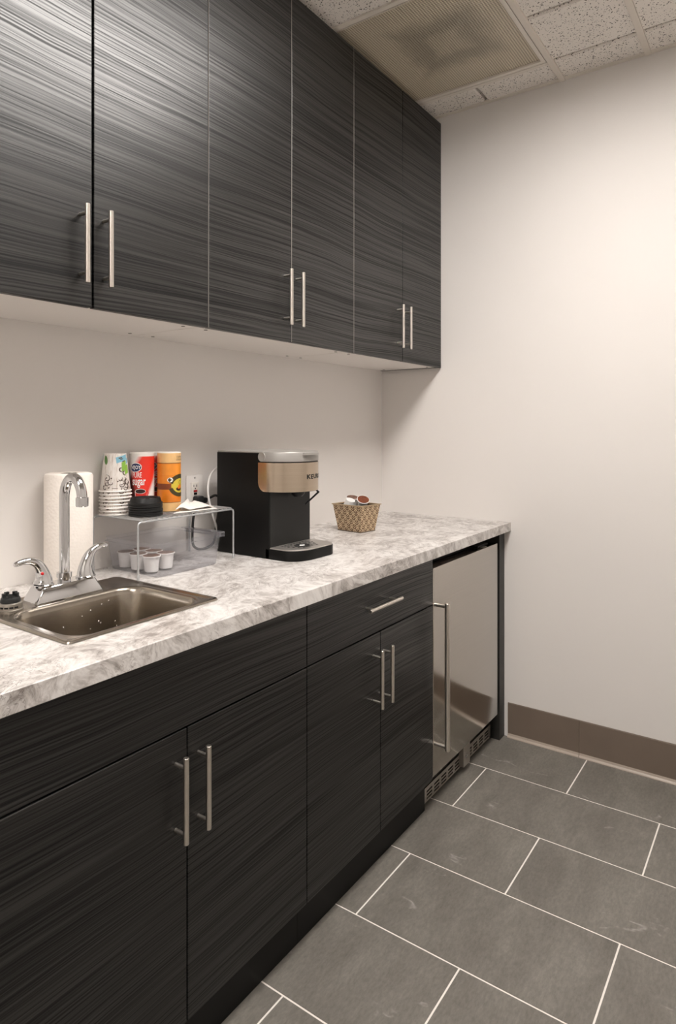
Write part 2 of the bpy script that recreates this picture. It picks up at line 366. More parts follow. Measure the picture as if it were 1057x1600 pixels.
M_ = dict(
    wood=wood_mat(), counter=counter_mat(), wall=paint_mat('wall_paint', (.78, .745, .715)), tile=tile_mat(),
    grout=plain('white_grout', (.82, .77, .72), .8), ceil=ceil_mat(), tee=plain('ceiling_tee_enamel', (.74, .68, .61), .5),
    base=plain('vinyl_cove_base', (.175, .135, .105), .42, noise=.06, nscale=6), base_top=plain('cove_base_toe', (.40, .335, .28), .35),
    panel=plain('dark_panel_laminate', (.020, .0195, .018), .45, noise=.25, nscale=40),
    edge=plain('pale_grey_edge', (.30, .28, .26), .4),
    white=plain('white_melamine', (.84, .80, .765), .45), cap=plain('grey_cap', (.22, .20, .18), .5),
    black=plain('black_plastic', (.0035, .0034, .0032), .42, spec=.22), blackm=plain('black_matte', (.006, .006, .006), .75),
    charcoal=plain('charcoal_plastic', (.013, .0135, .0128), .42, spec=.3),
    nickel=brushed('brushed_nickel', (.74, .69, .63), .30, (300, 300, 60)),
    steel=brushed('brushed_fridge_steel', (.535, .505, .465), .13, (3, 3, 500), .04, .008),
    grille=plain('stamped_grille_steel', (.48, .45, .41), .38, 1.0),
    sink=brushed('satin_sink_steel', (.375, .335, .285), .24, (60, 60, 60), .04, .02),
    chrome=plain('chrome', (.63, .63, .635), .05, 1.0), wire=plain('silver_coated_wire', (.52, .53, .54), .35, .6),
    plastic=plastic_clear(), lens=lens_mat(), lid=plain('black_lid_plastic', (.008, .008, .008), .4, spec=.35),
    paper=cup_paper(), rim=plain('cup_rim_paper', (.86, .82, .78), .45),
    ink=plain('brown_ink', (.075, .048, .036), .6), green=plain('green_print', (.24, .47, .06), .55), green2=plain('dark_green_print', (.10, .22, .06), .55),
    blue=plain('blue_print', (.22, .48, .62), .55), navy=plain('navy_print', (.012, .025, .10), .4), whitep=plain('white_print', (.86, .84, .82), .45),
    redp=plain('red_print', (.62, .03, .02), .4), darkp=plain('coffee_print', (.03, .008, .006), .4), gold=plain('gold_print', (.62, .48, .05), .45),
    olive=plain('olive_print', (.055, .04, .010), .45), orange=plain('orange_berry_print', (.75, .20, .02), .45),
    sugar=sugar_mat(), creamer=creamer_mat(), basket=basket_mat(), basketin=plain('basket_inside', (.07, .042, .02), .5), basketrim=plain('basket_rim', (.40, .29, .17), .4),
    towel=towel_mat(), core=plain('cardboard_core', (.10, .075, .05), .8), napkin=plain('white_napkin', (.84, .80, .755), .85, noise=.03, nscale=50),
    pod=plain('white_pod_plastic', (.84, .82, .80), .4), foil=plain('brown_foil_lid', (.15, .075, .05), .4, noise=.6, nscale=120), podlabel=plain('pod_label', (.17, .045, .018), .4, noise=.5, nscale=200),
    copper=brushed('brushed_champagne_steel', (.54, .45, .355), .27, (3, 3, 420), .04, .01),
    silver=plain('silver_plastic', (.36, .345, .325), .38, .35), tray=plain('drip_tray_metal', (.50, .47, .44), .36, .8),
    plate=plain('outlet_plate', (.82, .79, .76), .35), face=plain('outlet_face', (.84, .80, .74), .35), redb=plain('red_button', (.42, .02, .02), .4),
    cordw=plain('white_cord', (.84, .82, .80), .4), cordb=plain('black_cord', (.008, .008, .008), .5), rubber=plain('black_rubber', (.012, .013, .013), .55),
    redacc=plain('red_dot', (.65, .01, .015), .3), lamp=emit_mat('lit_lens', LAMP_COL, LAMP), lamp_fill=emit_mat('fill_lit_lens', LAMP_COL, LAMP * .62), troff=plain('troffer_enamel', (.8, .78, .75), .5),
    slot=plain('slot_dark', (.01, .009, .008), .8),
)

# ------------------------------------------------------------------ object helpers
def tag(o, label, cat, group=None, kind=None):
    o['label'] = label; o['category'] = cat
    if group: o['group'] = group
    if kind: o['kind'] = kind
    return o

def thing(name, loc, label, cat, group=None):
    o = bpy.data.objects.new(name, None); COL.objects.link(o); o.location = loc
    o.empty_display_size = .05
    return tag(o, label, cat, group)

def origin(o):
    v = Vector((0, 0, 0))
    while o is not None:
        v += o.location; o = o.parent
    return v

def obj(name, bm, mats, parent=None, smooth=False, loc=None):
    """links a bmesh (built in world coordinates) as one mesh object"""
    off = origin(parent) if parent is not None else (Vector(loc) if loc else Vector((0, 0, 0)))
    bmesh.ops.translate(bm, verts=bm.verts, vec=-off)
    bmesh.ops.recalc_face_normals(bm, faces=bm.faces)
    me = bpy.data.meshes.new(name); bm.to_mesh(me); bm.free()
    for m in (mats if isinstance(mats, (list, tuple)) else [mats]):
        me.materials.append(M_[m] if isinstance(m, str) else m)
    o = bpy.data.objects.new(name, me); COL.objects.link(o)
    if parent is not None: o.parent = parent
    elif loc: o.location = loc
    if smooth: shade(me)
    return o

def shade(me, ang=38):
    me.polygons.foreach_set('use_smooth', [True] * len(me.polygons))
    if hasattr(me, 'set_sharp_from_angle'): me.set_sharp_from_angle(angle=math.radians(ang))

def box(bm, x0, x1, y0, y1, z0, z1, bev=0.0, mi=0, seg=2):
    b2 = bmesh.new()
    bmesh.ops.create_cube(b2, size=1)
    for v in b2.verts:
        v.co = Vector(((x0 + x1) / 2 + v.co.x * (x1 - x0), (y0 + y1) / 2 + v.co.y * (y1 - y0), (z0 + z1) / 2 + v.co.z * (z1 - z0)))
    if bev:
        bmesh.ops.bevel(b2, geom=b2.edges[:], offset=bev, segments=seg, affect='EDGES', profile=.5)
    merge(bm, b2, mi)

def merge(bm, b2, mi=None):
    if mi is not None:
        for f in b2.faces: f.material_index = mi
    me = bpy.data.meshes.new('tmp'); b2.to_mesh(me); b2.free(); bm.from_mesh(me); bpy.data.meshes.remove(me)

def loops(bm, rings, closed=True, cap0=True, cap1=True, mi=0):
    """bridges rings (lists of points of equal length)"""
    vs = [[bm.verts.new(p) for p in r] for r in rings]
    n = len(vs[0])
    for a, b in zip(vs, vs[1:]):
        for i in range(n if closed else n - 1):
            j = (i + 1) % n
            f = bm.faces.new((a[i], a[j], b[j], b[i])); f.material_index = mi
    if cap0:
        f = bm.faces.new(vs[0][::-1]); f.material_index = mi
    if cap1:
        f = bm.faces.new(vs[-1]); f.material_index = mi
    return vs

def circ(c, r, n=24, ax='z', a0=0):
    o = []
    for i in range(n):
        t = a0 + 2 * PI * i / n
        u, v = r * math.cos(t), r * math.sin(t)
        if ax == 'z': o.append((c[0] + u, c[1] + v, c[2]))
        elif ax == 'x': o.append((c[0], c[1] + u, c[2] + v))
        else: o.append((c[0] + u, c[1], c[2] + v))
    return o

def lathe(bm, cx, cy, prof, n=40, cap0=True, cap1=True, mi=0):
    return loops(bm, [circ((cx, cy, z), r, n) for r, z in prof], True, cap0, cap1, mi)

def cyl(bm, p, q, r, n=16, mi=0, r2=None):
    tube(bm, [p, q], [r, r if r2 is None else r2], n, mi)

def tube(bm, pts, rad, n=12, mi=0, flat=1.0, cap=True):
    pts = [Vector(p) for p in pts]
    if not isinstance(rad, (list, tuple)): rad = [rad] * len(pts)
    t0 = (pts[1] - pts[0]).normalized()
    up = Vector((0, 0, 1)) if abs(t0.z) < .9 else Vector((1, 0, 0))
    nrm = (up - t0 * up.dot(t0)).normalized()
    rings = []
    for i, p in enumerate(pts):
        if i == 0: t = t0
        elif i == len(pts) - 1: t = (pts[i] - pts[i - 1]).normalized()
        else: t = ((pts[i + 1] - p).normalized() + (p - pts[i - 1]).normalized()).normalized()
        nrm = (nrm - t * nrm.dot(t)).normalized()
        bi = t.cross(nrm)
        rings.append([tuple(p + (nrm * math.cos(a) * flat + bi * math.sin(a)) * rad[i]) for a in [2 * PI * k / n for k in range(n)]])
    loops(bm, rings, True, cap, cap, mi)

def spline(pts, sub=8):
    P = [Vector(p) for p in pts]; out = []
    for i in range(len(P) - 1):
        p0 = P[i - 1] if i else P[0] * 2 - P[1]
        p1, p2 = P[i], P[i + 1]
        p3 = P[i + 2] if i + 2 < len(P) else P[-1] * 2 - P[-2]
        for k in range(sub):
            t = k / sub
            out.append(.5 * ((2 * p1) + (p2 - p0) * t + (2 * p0 - 5 * p1 + 4 * p2 - p3) * t * t + (3 * p1 - p0 - 3 * p2 + p3) * t ** 3))
    out.append(P[-1]); return out

def lerp_list(vals, sub=8):
    o = []
    for a, b in zip(vals, vals[1:]):
        o += [a + (b - a) * k / sub for k in range(sub)]
    return o + [vals[-1]]

def fillet_path(pts, r, k=5):
    P = [Vector(p) for p in pts]; out = [P[0]]
    for a, b, c in zip(P, P[1:], P[2:]):
        d1 = (a - b).normalized(); d2 = (c - b).normalized()
        s, e = b + d1 * r, b + d2 * r
        for i in range(k + 1):
            t = i / k
            out.append(s * (1 - t) ** 2 + b * 2 * t * (1 - t) + e * t * t)
    return out + [P[-1]]

def rrect(x0, x1, y0, y1, r, z, k=8):
    o = []
    for cx, cy, a in ((x1 - r, y1 - r, 0), (x0 + r, y1 - r, PI / 2), (x0 + r, y0 + r, PI), (x1 - r, y0 + r, 1.5 * PI)):
        for i in range(k + 1):
            t = a + PI / 2 * i / k
            o.append((cx + r * math.cos(t), cy + r * math.sin(t), z))
    return o

def struct(name, bm, mats, parent=None, smooth=False):
    o = obj(name, bm, mats, parent, smooth)
    o['kind'] = 'structure'
    return o

def text_mesh(s, size, font_scale=(1, 1), bold=0.0, space=1.0):
    """2D triangles of a word, centred on the origin"""
    cu = bpy.data.curves.new('word', 'FONT'); cu.body = s; cu.size = size; cu.align_x = 'CENTER'; cu.align_y = 'CENTER'; cu.resolution_u = 3; cu.offset = bold; cu.space_character = space
    o = bpy.data.objects.new('word', cu); COL.objects.link(o)
    dg = bpy.context.evaluated_depsgraph_get()
    me = bpy.data.meshes.new_from_object(o.evaluated_get(dg))
    b = bmesh.new(); b.from_mesh(me)
    bpy.data.meshes.remove(me); bpy.data.objects.remove(o); bpy.data.curves.remove(cu)
    for v in b.verts: v.co = Vector((v.co.x * font_scale[0], v.co.y * font_scale[1], 0))
    return b

def poly2(bm, pts, mi=0):
    f = bm.faces.new([bm.verts.new((p[0], p[1], 0)) for p in pts]); f.material_index = mi
    bmesh.ops.triangulate(bm, faces=[f])

def strip2(bm, pts, wd, mi=0):
    L = []
    P = [Vector((p[0], p[1], 0)) for p in pts]
    for i, p in enumerate(P):
        t = (P[min(i + 1, len(P) - 1)] - P[max(i - 1, 0)]).normalized()
        nn = Vector((-t.y, t.x, 0)); k = wd[i] if isinstance(wd, list) else wd
        L.append((bm.verts.new(p + nn * k / 2), bm.verts.new(p - nn * k / 2)))
    for a, b in zip(L, L[1:]):
        f = bm.faces.new((a[0], a[1], b[1], b[0])); f.material_index = mi

def ell(cx, cy, rx, ry, n=24, rot=0):
    return [(cx + rx * math.cos(t) * math.cos(rot) - ry * math.sin(t) * math.sin(rot), cy + rx * math.cos(t) * math.sin(rot) + ry * math.sin(t) * math.cos(rot)) for t in [2 * PI * i / n for i in range(n)]]

def slice_x(bm, step=.0025):
    if not bm.verts: return
    xs = [v.co.x for v in bm.verts]; x = math.floor(min(xs) / step) * step
    while x < max(xs):
        bmesh.ops.bisect_plane(bm, geom=bm.verts[:] + bm.edges[:] + bm.faces[:], plane_co=(x, 0, 0), plane_no=(1, 0, 0), dist=1e-7)
        x += step

def wrap(bm, cx, cy, z0, a0, rfun, eps=.0004):
    """bends flat print (x = along the girth, y = up, z = layer) round an upright round body"""
    for v in bm.verts:
        z = z0 + v.co.y
        r = rfun(z)
        a = a0 + v.co.x / r
        r += eps + v.co.z
        v.co = Vector((cx + r * math.cos(a), cy + r * math.sin(a), z))

# ------------------------------------------------------------------ THE ROOM
CEIL = 2.7544
XR, YR = -4.4, -2.65          # the rear and right walls, behind the camera
T = .006
def quad_wall(name, x0, x1, y0, y1, z0, z1, m='wall'):
    bm = bmesh.new(); box(bm, x0, x1, y0, y1, z0, z1); return struct(name, bm, m)
quad_wall('wall_left', XR - .1, .1, 0, .1, -.05, CEIL + .12)
quad_wall('wall_back', 0, .1, YR - .1, 0, -.05, CEIL + .12)
quad_wall('wall_right', XR - .1, .1, YR - .1, YR, -.05, CEIL + .12)
quad_wall('wall_front', XR - .1, XR, YR, 0, -.05, CEIL + .12)

def floor():
    bm = bmesh.new()
    lay = bm.loops.layers.float_vector.new('tile_rand')
    box(bm, XR, 0, YR, 0, -.04, -.0012, mi=1)
    P, L, X1, A, B = .3078, .6126, -.3008, -.6571, -.963
    g = .0022
    for k in range(-1, 15):
        xa, xb = X1 - k * P - P, X1 - k * P      # row k lies between row lines k+1 and k
        xa, xb = xa + g, min(xb - g, 0)
        if xb <= XR: break
        y0 = A if k % 2 == 0 else B
        for j in range(-5, 4):
            ya, yb = y0 + j * L + g, y0 + (j + 1) * L - g
            ya, yb = max(ya, YR), min(yb, 0)
            if yb - ya < .01 or xb - xa < .01: continue
            xa2 = max(xa, XR)
            rnd = Vector((random.random(), random.random(), random.random()))
            e = .0008
            lo = [bm.verts.new(p) for p in ((xa2, ya, -.0012), (xb, ya, -.0012), (xb, yb, -.0012), (xa2, yb, -.0012))]
            hi = [bm.verts.new(p) for p in ((xa2 + e, ya + e, 0), (xb - e, ya + e, 0), (xb - e, yb - e, 0), (xa2 + e, yb - e, 0))]
            fs = [bm.faces.new(hi)] + [bm.faces.new((lo[i], lo[(i + 1) % 4], hi[(i + 1) % 4], hi[i])) for i in range(4)]
            for f in fs:
                for l in f.loops: l[lay] = rnd
    return struct('floor', bm, ['tile', 'grout'])
floor()

PX0, PX1, PY0, PY1 = -.795, -.190, -.835, -.235      # unlit lens panel in the ceiling
def ceiling():
    bm = bmesh.new()
    tx = [-.163, -.475, -.780, -1.085, -1.39]         # cross lines
    xs = [0.0] + tx
    while xs[-1] - .305 > XR: xs.append(xs[-1] - .305)
    xs.append(XR)
    ys = [0.0, -.222, -.544, -.866, -1.187, -1.492, -1.797, -2.102, -2.407, YR]
    L1, M1 = (LX0 + .012, LX1 - .012), (MX0 + .012, MX1 - .012)
    ya, yb = LY0 + .012, LY1 - .012
    for a in ((XR, 0, YR, ya), (XR, 0, yb, 0), (XR, M1[0], ya, yb), (M1[1], L1[0], ya, yb), (L1[1], 0, ya, yb)):
        box(bm, *a, CEIL + .02, CEIL + .10, mi=0)
    for i in range(len(xs) - 1):
        for j in range(len(ys) - 1):
            xa, xb, ya, yb = xs[i + 1], xs[i], ys[j + 1], ys[j]
            cx, cy = (xa + xb) / 2, (ya + yb) / 2
            if -.83 < cx < -.163 and -.866 < cy < -.222: continue
            if (LX0 < cx < LX1 or MX0 < cx < MX1) and LY0 < cy < LY1: continue
            b2 = bmesh.new(); gx, gy, s = .006, .006, .006
            lo = [(xa + gx, ya + gy), (xb - gx, ya + gy), (xb - gx, yb - gy), (xa + gx, yb - gy)]
            r0 = [(p[0], p[1], CEIL + .022) for p in lo]
            r1 = [(p[0], p[1], CEIL + .006) for p in lo]
            r2 = [(p[0] + (s if k in (0, 3) else -s), p[1] + (s if k < 2 else -s), CEIL) for k, p in enumerate(lo)]
            loops(b2, [r0, r1, r2]); merge(bm, b2, 0)
    return struct('ceiling', bm, ['ceil'])
MX0, MX1 = -4.13, -2.915
LX0, LX1, LY0, LY1 = -2.000, -.780, -1.492, -.866   # lit troffer above the aisle
ceil = ceiling()
bm = bmesh.new()
for y in (-.866, -1.187, -1.492, -2.102):
    for xa, xb in (((XR, MX0), (MX1, LX0), (LX1, 0)) if y == -1.187 else ((XR, 0),)):
        box(bm, xa, xb, y - .0115, y + .0115, CEIL - .007, CEIL + .016, .0015)
box(bm, XR, 0, -.222 - .0115, -.222 + .0115, CEIL - .007, CEIL + .016, .001)
for x, ya, yb in ((-.163, -.866, 0), (-.815, -.866, 0)):
    box(bm, x - .010, x + .010, ya, yb, CEIL - .006, CEIL + .016, .0015)
o = struct('ceiling_grid', bm, 'tee', ceil)
bm = bmesh.new(); box(bm, -.022, 0, YR, 0, CEIL - .004, CEIL + .004, .001); box(bm, XR, 0, YR, YR + .022, CEIL - .004, CEIL + .004, .001)
struct('trim_1', bm, 'tee')

# vinyl cove base
def cove(name, pts):
    bm = bmesh.new()
    prof = [(0, .147), (.003, .1475), (.0045, .144), (.0045, .016), (.007, .008), (.013, .003), (.014, 0), (0, 0)]
    (xa, ya), (xb, yb), (nx, ny) = pts
    rings = [[(x + nx * p, y + ny * p, z) for p, z in prof] for x, y in ((xa, ya), (xb, yb))]
    loops(bm, rings)
    bm.faces.ensure_lookup_table()
    for f in bm.faces:
        if f.calc_center_median().z < .0125 and len(f.verts) == 4: f.material_index = 1
    return struct(name, bm, ['base', 'base_top'])
b1 = cove('baseboard_back', ((0, -.634), (0, -.9305), (-1, 0)))
b1['label'] = 'brown vinyl base'
o = cove('baseboard_back_run', ((0, -.9315), (0, YR), (-1, 0))); o.parent = b1
cove('baseboard_right', ((0, YR), (XR, YR), (0, 1)))
cove('baseboard_front', ((XR, YR), (XR, 0), (1, 0)))
cove('baseboard_left', ((XR, 0), (-2.2, 0), (0, -1)))

# lit troffers, the second an added fill
def troffer(x0, x1, y0, y1, label, lamp='lamp'):
    t = thing('ceiling_light', ((x0 + x1) / 2, (y0 + y1) / 2, CEIL), label, 'ceiling light', 'lit ceiling troffers')
    bm = bmesh.new(); f = .03
    for a in ((x0, x1, y0, y0 + f), (x0, x1, y1 - f, y1), (x0, x0 + f, y0 + f, y1 - f), (x1 - f, x1, y0 + f, y1 - f)):
        box(bm, *a, CEIL - .002, CEIL + .015, .001)
    obj('frame', bm, 'troff', t)
    bm = bmesh.new()
    loops(bm, [[(x0 + f, y0 + f, z), (x1 - f, y0 + f, z), (x1 - f, y1 - f, z), (x0 + f, y1 - f, z)] for z in (CEIL + .015, CEIL + .085)], True, False, False)
    obj('housing', bm, 'troff', t)
    bm = bmesh.new(); box(bm, x0 + f, x1 - f, y0 + f, y1 - f, CEIL + .058, CEIL + .066)
    obj('diffuser', bm, lamp, t)
troffer(LX0 + .012, LX1 - .012, LY0 + .012, LY1 - .012, 'lit long ceiling light over the aisle beside the wall cabinets')
troffer(MX0 + .012, MX1 - .012, LY0 + .012, LY1 - .012, 'added fill ceiling light at the end of the aisle away from the refrigerator', 'lamp_fill')  # unseen troffer added as dimmer fill for the room

# unlit tan lens panel
t = thing('ceiling_panel', ((PX0 + PX1) / 2, (PY0 + PY1) / 2, CEIL), 'unlit tan ribbed lens panel with a dark square ring, set in the tile ceiling', 'ceiling panel')
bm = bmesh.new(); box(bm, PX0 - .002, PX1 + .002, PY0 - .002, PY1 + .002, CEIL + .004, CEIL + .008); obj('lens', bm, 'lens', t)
bm = bmesh.new(); f = .016
for a in ((PX0 - f, PX1 + f, PY0 - f, PY0), (PX0 - f, PX1 + f, PY1, PY1 + .002), (PX0 - f + .012, PX0, PY0, PY1), (PX1, PX1 + f, PY0, PY1)):
    box(bm, *a, CEIL - .004, CEIL + .012, .001)
obj('frame', bm, 'tee', t)

# ------------------------------------------------------------------ WALL CABINETS
UY, UZ0, UZ1 = -.3182, 1.6045, 2.7225
def bar_pull(name, axis, p0, p1, posts, yb, yf, parent, r=.0058, pr=.0042):
    """bar handle: axis 'z' or 'x'; p0/p1 = ends of the bar; posts = positions along it; other = fixed coordinate"""
    bm = bmesh.new()
    (a0, o0), (a1, o1) = p0, p1
    def P(a, y): return (o0, y, a) if axis == 'z' else (a, y, o0)
    e = .0008
    tube(bm, [P(a0, yf), P(a0 + e, yf), P(a1 - e, yf), P(a1, yf)], [r - e, r, r, r - e], 16)
    for q in posts: tube(bm, [P(q, yb + .001), P(q, yf)], pr, 12)
    return obj(name, bm, 'nickel', parent, True)

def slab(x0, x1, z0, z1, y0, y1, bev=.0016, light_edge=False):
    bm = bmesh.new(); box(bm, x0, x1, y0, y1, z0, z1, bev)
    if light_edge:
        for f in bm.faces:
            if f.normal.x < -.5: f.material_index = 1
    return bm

def wall_cabinet(xl, xm, xr, hx, label, right_end=False):
    t = thing('wall_cabinet', ((xl + xr) / 2, 0, UZ0), label, 'cabinet', 'dark wall cabinets')
    bm = bmesh.new(); th = .016; yf = UY + .0205
    xr2 = xr - (.016 if right_end else 0)
    box(bm, xl, xl + th, yf, -.0005, UZ0, UZ1, .0005); box(bm, xr2 - th, xr2, yf, -.0005, UZ0, UZ1, .0005)
    box(bm, xl + th, xr2 - th, yf, -.0005, UZ0 + .001, UZ0 + th); box(bm, xl + th, xr2 - th, yf, -.0005, UZ1 - th, UZ1)
    box(bm, xl + th, xr2 - th, -.008, -.0005, UZ0 + th, UZ1 - th)
    obj('carcass', bm, 'white', t)
    if right_end:
        bm = slab(xr2, xr, UZ0 - .001, UZ1, yf, -.0005, .0006); obj('end_panel', bm, 'wood', t)
    for hxx, hy in ((xl + .035, -.04), (xl + .035, -.27), (xr - .048, -.04), (xr - .048, -.27)):
        bm = bmesh.new(); lathe(bm, hxx, hy, [(.0052, UZ0 + .002), (.0052, UZ0 - .0003)], 14); obj('cam_cover', bm, 'cap', t)
    g = .0016
    for k, ((a, b), h) in enumerate(zip(((xl, xm), (xm, xr)), hx)):
        ga = .0028 if (k == 1 and abs(xm + 1.805) < .01) else g
        gb = .0028 if (k == 0 and abs(xm + 1.805) < .01) else g
        pale = min(abs(a + 1.4462), abs(a + 1.0845), abs(a + .7235)) < .01  # left door edges at three seams get a paler grey
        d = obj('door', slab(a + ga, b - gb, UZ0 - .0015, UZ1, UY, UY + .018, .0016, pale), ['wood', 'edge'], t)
        bar_pull('handle', 'z', (1.6515, h), (1.8275, h), (1.674, 1.808), UY, UY - .029, d)
    return t
wall_cabinet(-2.165, -1.805, -1.4462, (-1.838, -1.777), 'dark grained wall cabinet above the sink, leftmost of the three')
wall_cabinet(-1.4462, -1.0845, -.7235, (-1.121, -1.061), 'dark grained wall cabinet above the cups and coffee maker, middle of three')
wall_cabinet(-.7235, -.3615, -.0015, (-.406, -.342), 'dark grained wall cabinet in the corner against the end wall', True)

# ------------------------------------------------------------------ BASE CABINETS
BY, BZ0, BZ1, GAP = -.622, .117, .8825, .719
H = .9226
def base_cabinet(xl, xm, xr, hx, label, drawer):
    t = thing('base_cabinet', ((xl + xr) / 2, -.3, 0), label, 'cabinet', 'dark base cabinets')
    bm = bmesh.new(); th = .016; yf = BY + .0205
    for a in ((xl + .0005, xl + th), (xr - th, xr - .0005)): box(bm, *a, yf, -.002, .10, BZ1)
    box(bm, xl + th, xr - th, yf, -.002, .10, .116); box(bm, xl + th, xr - th, -.012, -.002, .116, BZ1)
    box(bm, xl + th, xr - th, yf, yf + .07, GAP - .035, GAP + .02)
    obj('carcass', bm, 'black', t)
    bm = bmesh.new(); box(bm, xl + .0005, xr - .0005, -.590, -.574, 0, .10); obj('toe_kick', bm, 'black', t)
    g = .0015
    if drawer:
        d = obj('drawer', slab(xl + g, xr - g, GAP + g, BZ1 - .001, BY, BY + .018), 'wood', t)
        bar_pull('handle', 'x', (-1.143, .8055), (-.959, .8055), (-1.119, -.983), BY, BY - .031, d)
    else:
        obj('false_front', slab(xl + g, xr - g, GAP + g, BZ1 - .001, BY, BY + .018), 'wood', t)
    for (a, b), h in zip(((xl, xm), (xm, xr)), hx):
        d = obj('door', slab(a + g, b - g, BZ0, GAP - g - .001, BY, BY + .018), 'wood', t)
        bar_pull('handle', 'z', (.5055, h), (.6765, h), (.523, .655), BY, BY - .031, d)
    return t
base_cabinet(-2.178, -1.7935, -1.396, (-1.824, -1.764), 'dark base cabinet with two doors under the sink', False)
base_cabinet(-1.396, -1.0364, -.6895, (-1.077, -1.019), 'dark base cabinet with one drawer above two doors, left of the steel refrigerator', True)
t = thing('end_panel', (-.03, -.3, 0), 'narrow dark upright panel between the refrigerator and the end wall', 'panel')
bm = slab(-.0585, -.001, 0, BZ1, -.618, -.003, .001); obj('board', bm, 'panel', t)

# countertop with a cut-out for the sink
SX0, SX1, SY0, SY1 = -2.001, -1.608, -.528, -.138
def countertop():
    bm = bmesh.new()
    x0, x1, y0, y1, z0, z1 = -2.205, -.0008, -.6464, -.0008, .8850, H
    hx0, hx1, hy0, hy1 = SX0 + .012, SX1 - .012, SY0 + .012, SY1 - .012
    e = .0012
    def ring(xa, xb, ya, yb, z): return [(xa, ya, z), (xb, ya, z), (xb, yb, z), (xa, yb, z)]
    rings = [ring(hx0, hx1, hy0, hy1, z1), ring(x0 + e, x1, y0 + e, y1, z1), ring(x0, x1, y0, y1, z1 - e), ring(x0, x1, y0, y1, z0 + e), ring(x0 + e, x1, y0 + e, y1, z0), ring(hx0, hx1, hy0, hy1, z0), ring(hx0, hx1, hy0, hy1, z1)]
    loops(bm, rings, True, False, False)
    bmesh.ops.remove_doubles(bm, verts=bm.verts, dist=1e-5)
    o = obj('countertop', bm, 'counter', None, loc=(-1.1, -.32, z0))
    return tag(o, 'grey and white marbled laminate countertop over the dark base cabinets', 'countertop')
countertop()

# ------------------------------------------------------------------ REFRIGERATOR
def fridge():
    t = thing('mini_fridge', (-.385, -.32, 0), 'undercounter refrigerator with brushed steel door between dark cabinet and end panel', 'refrigerator')
    x0, x1 = -.6825, -.0855
    bm = bmesh.new(); box(bm, x0 + .002, x1 - .002, -.555, -.03, .02, .865, .004)
    for fx in (x0 + .04, x1 - .04):
        for fy in (-.52, -.08): lathe(bm, fx, fy, [(.018, 0), (.018, .012), (.01, .014), (.01, .025)], 16)
    obj('body', bm, 'blackm', t)
    bm = bmesh.new(); box(bm, x0, x1, -.620, -.578, .120, .8425, .003, seg=3); d = obj('door', bm, 'steel', t, True)
    bm = bmesh.new(); box(bm, x0 + .004, x1 - .004, -.577, -.556, .125, .838); obj('door_gasket', bm, 'black', d)
    bm = bmesh.new(); hx, hy = -.672, -.668
    zz = (.222, .7265)
    tube(bm, [(hx, hy, zz[0]), (hx, hy, zz[0] + .001), (hx, hy, zz[1] - .001), (hx, hy, zz[1])], [.0085, .0095, .0095, .0085], 20)
    for z in (.2335, .7155): tube(bm, [(hx, -.619, z), (hx, hy, z)], .0065, 14)
    obj('handle', bm, 'nickel', d, True)
    bm = bmesh.new(); box(bm, x1 - .16, x1 - .06, -.600, -.575, .8435, .852, .001); box(bm, x1 - .135, x1 - .10, -.612, -.598, .8428, .8445, .0004, mi=1)
    obj('hinge', bm, ['blackm', 'tray'], d)
    # louvred grille: a stamped plate with slots
    bm = bmesh.new(); gy = -.586; gx0, gx1, gz0, gz1 = x0 - .006, x1 + .004, .018, .070
    zb = [gz0, .0245, .0315, .0365, .0435, .0485, .0555, gz1]
    xs = [gx0]
    xx = gx0 + .022
    while xx + .05 < gx1: xs += [xx, xx + .043]; xx += .058
    xs.append(gx1)
    for i in range(len(xs) - 1):
        for k in range(len(zb) - 1):
            if i % 2 == 1 and k % 2 == 1: continue
            box(bm, xs[i], xs[i + 1], gy, gy + .0015, zb[k], zb[k + 1])
    box(bm, gx0, gx1, gy, gy + .012, gz1 - .0015, gz1)
    bmesh.ops.remove_doubles(bm, verts=bm.verts, dist=1e-5)
    obj('grille', bm, 'grille', t)
    bm = bmesh.new(); box(bm, -.397, -.338, -.606, -.583, .026, .119, .002); lk = obj('lock_bracket', bm, 'grille', t)
    bm = bmesh.new(); loops(bm, [circ((-.374, -.606, .064), .0085, 18, 'y'), circ((-.374, -.609, .064), .008, 18, 'y'), circ((-.374, -.6095, .064), .005, 18, 'y')])
    obj('lock', bm, 'chrome', lk, True)
fridge()

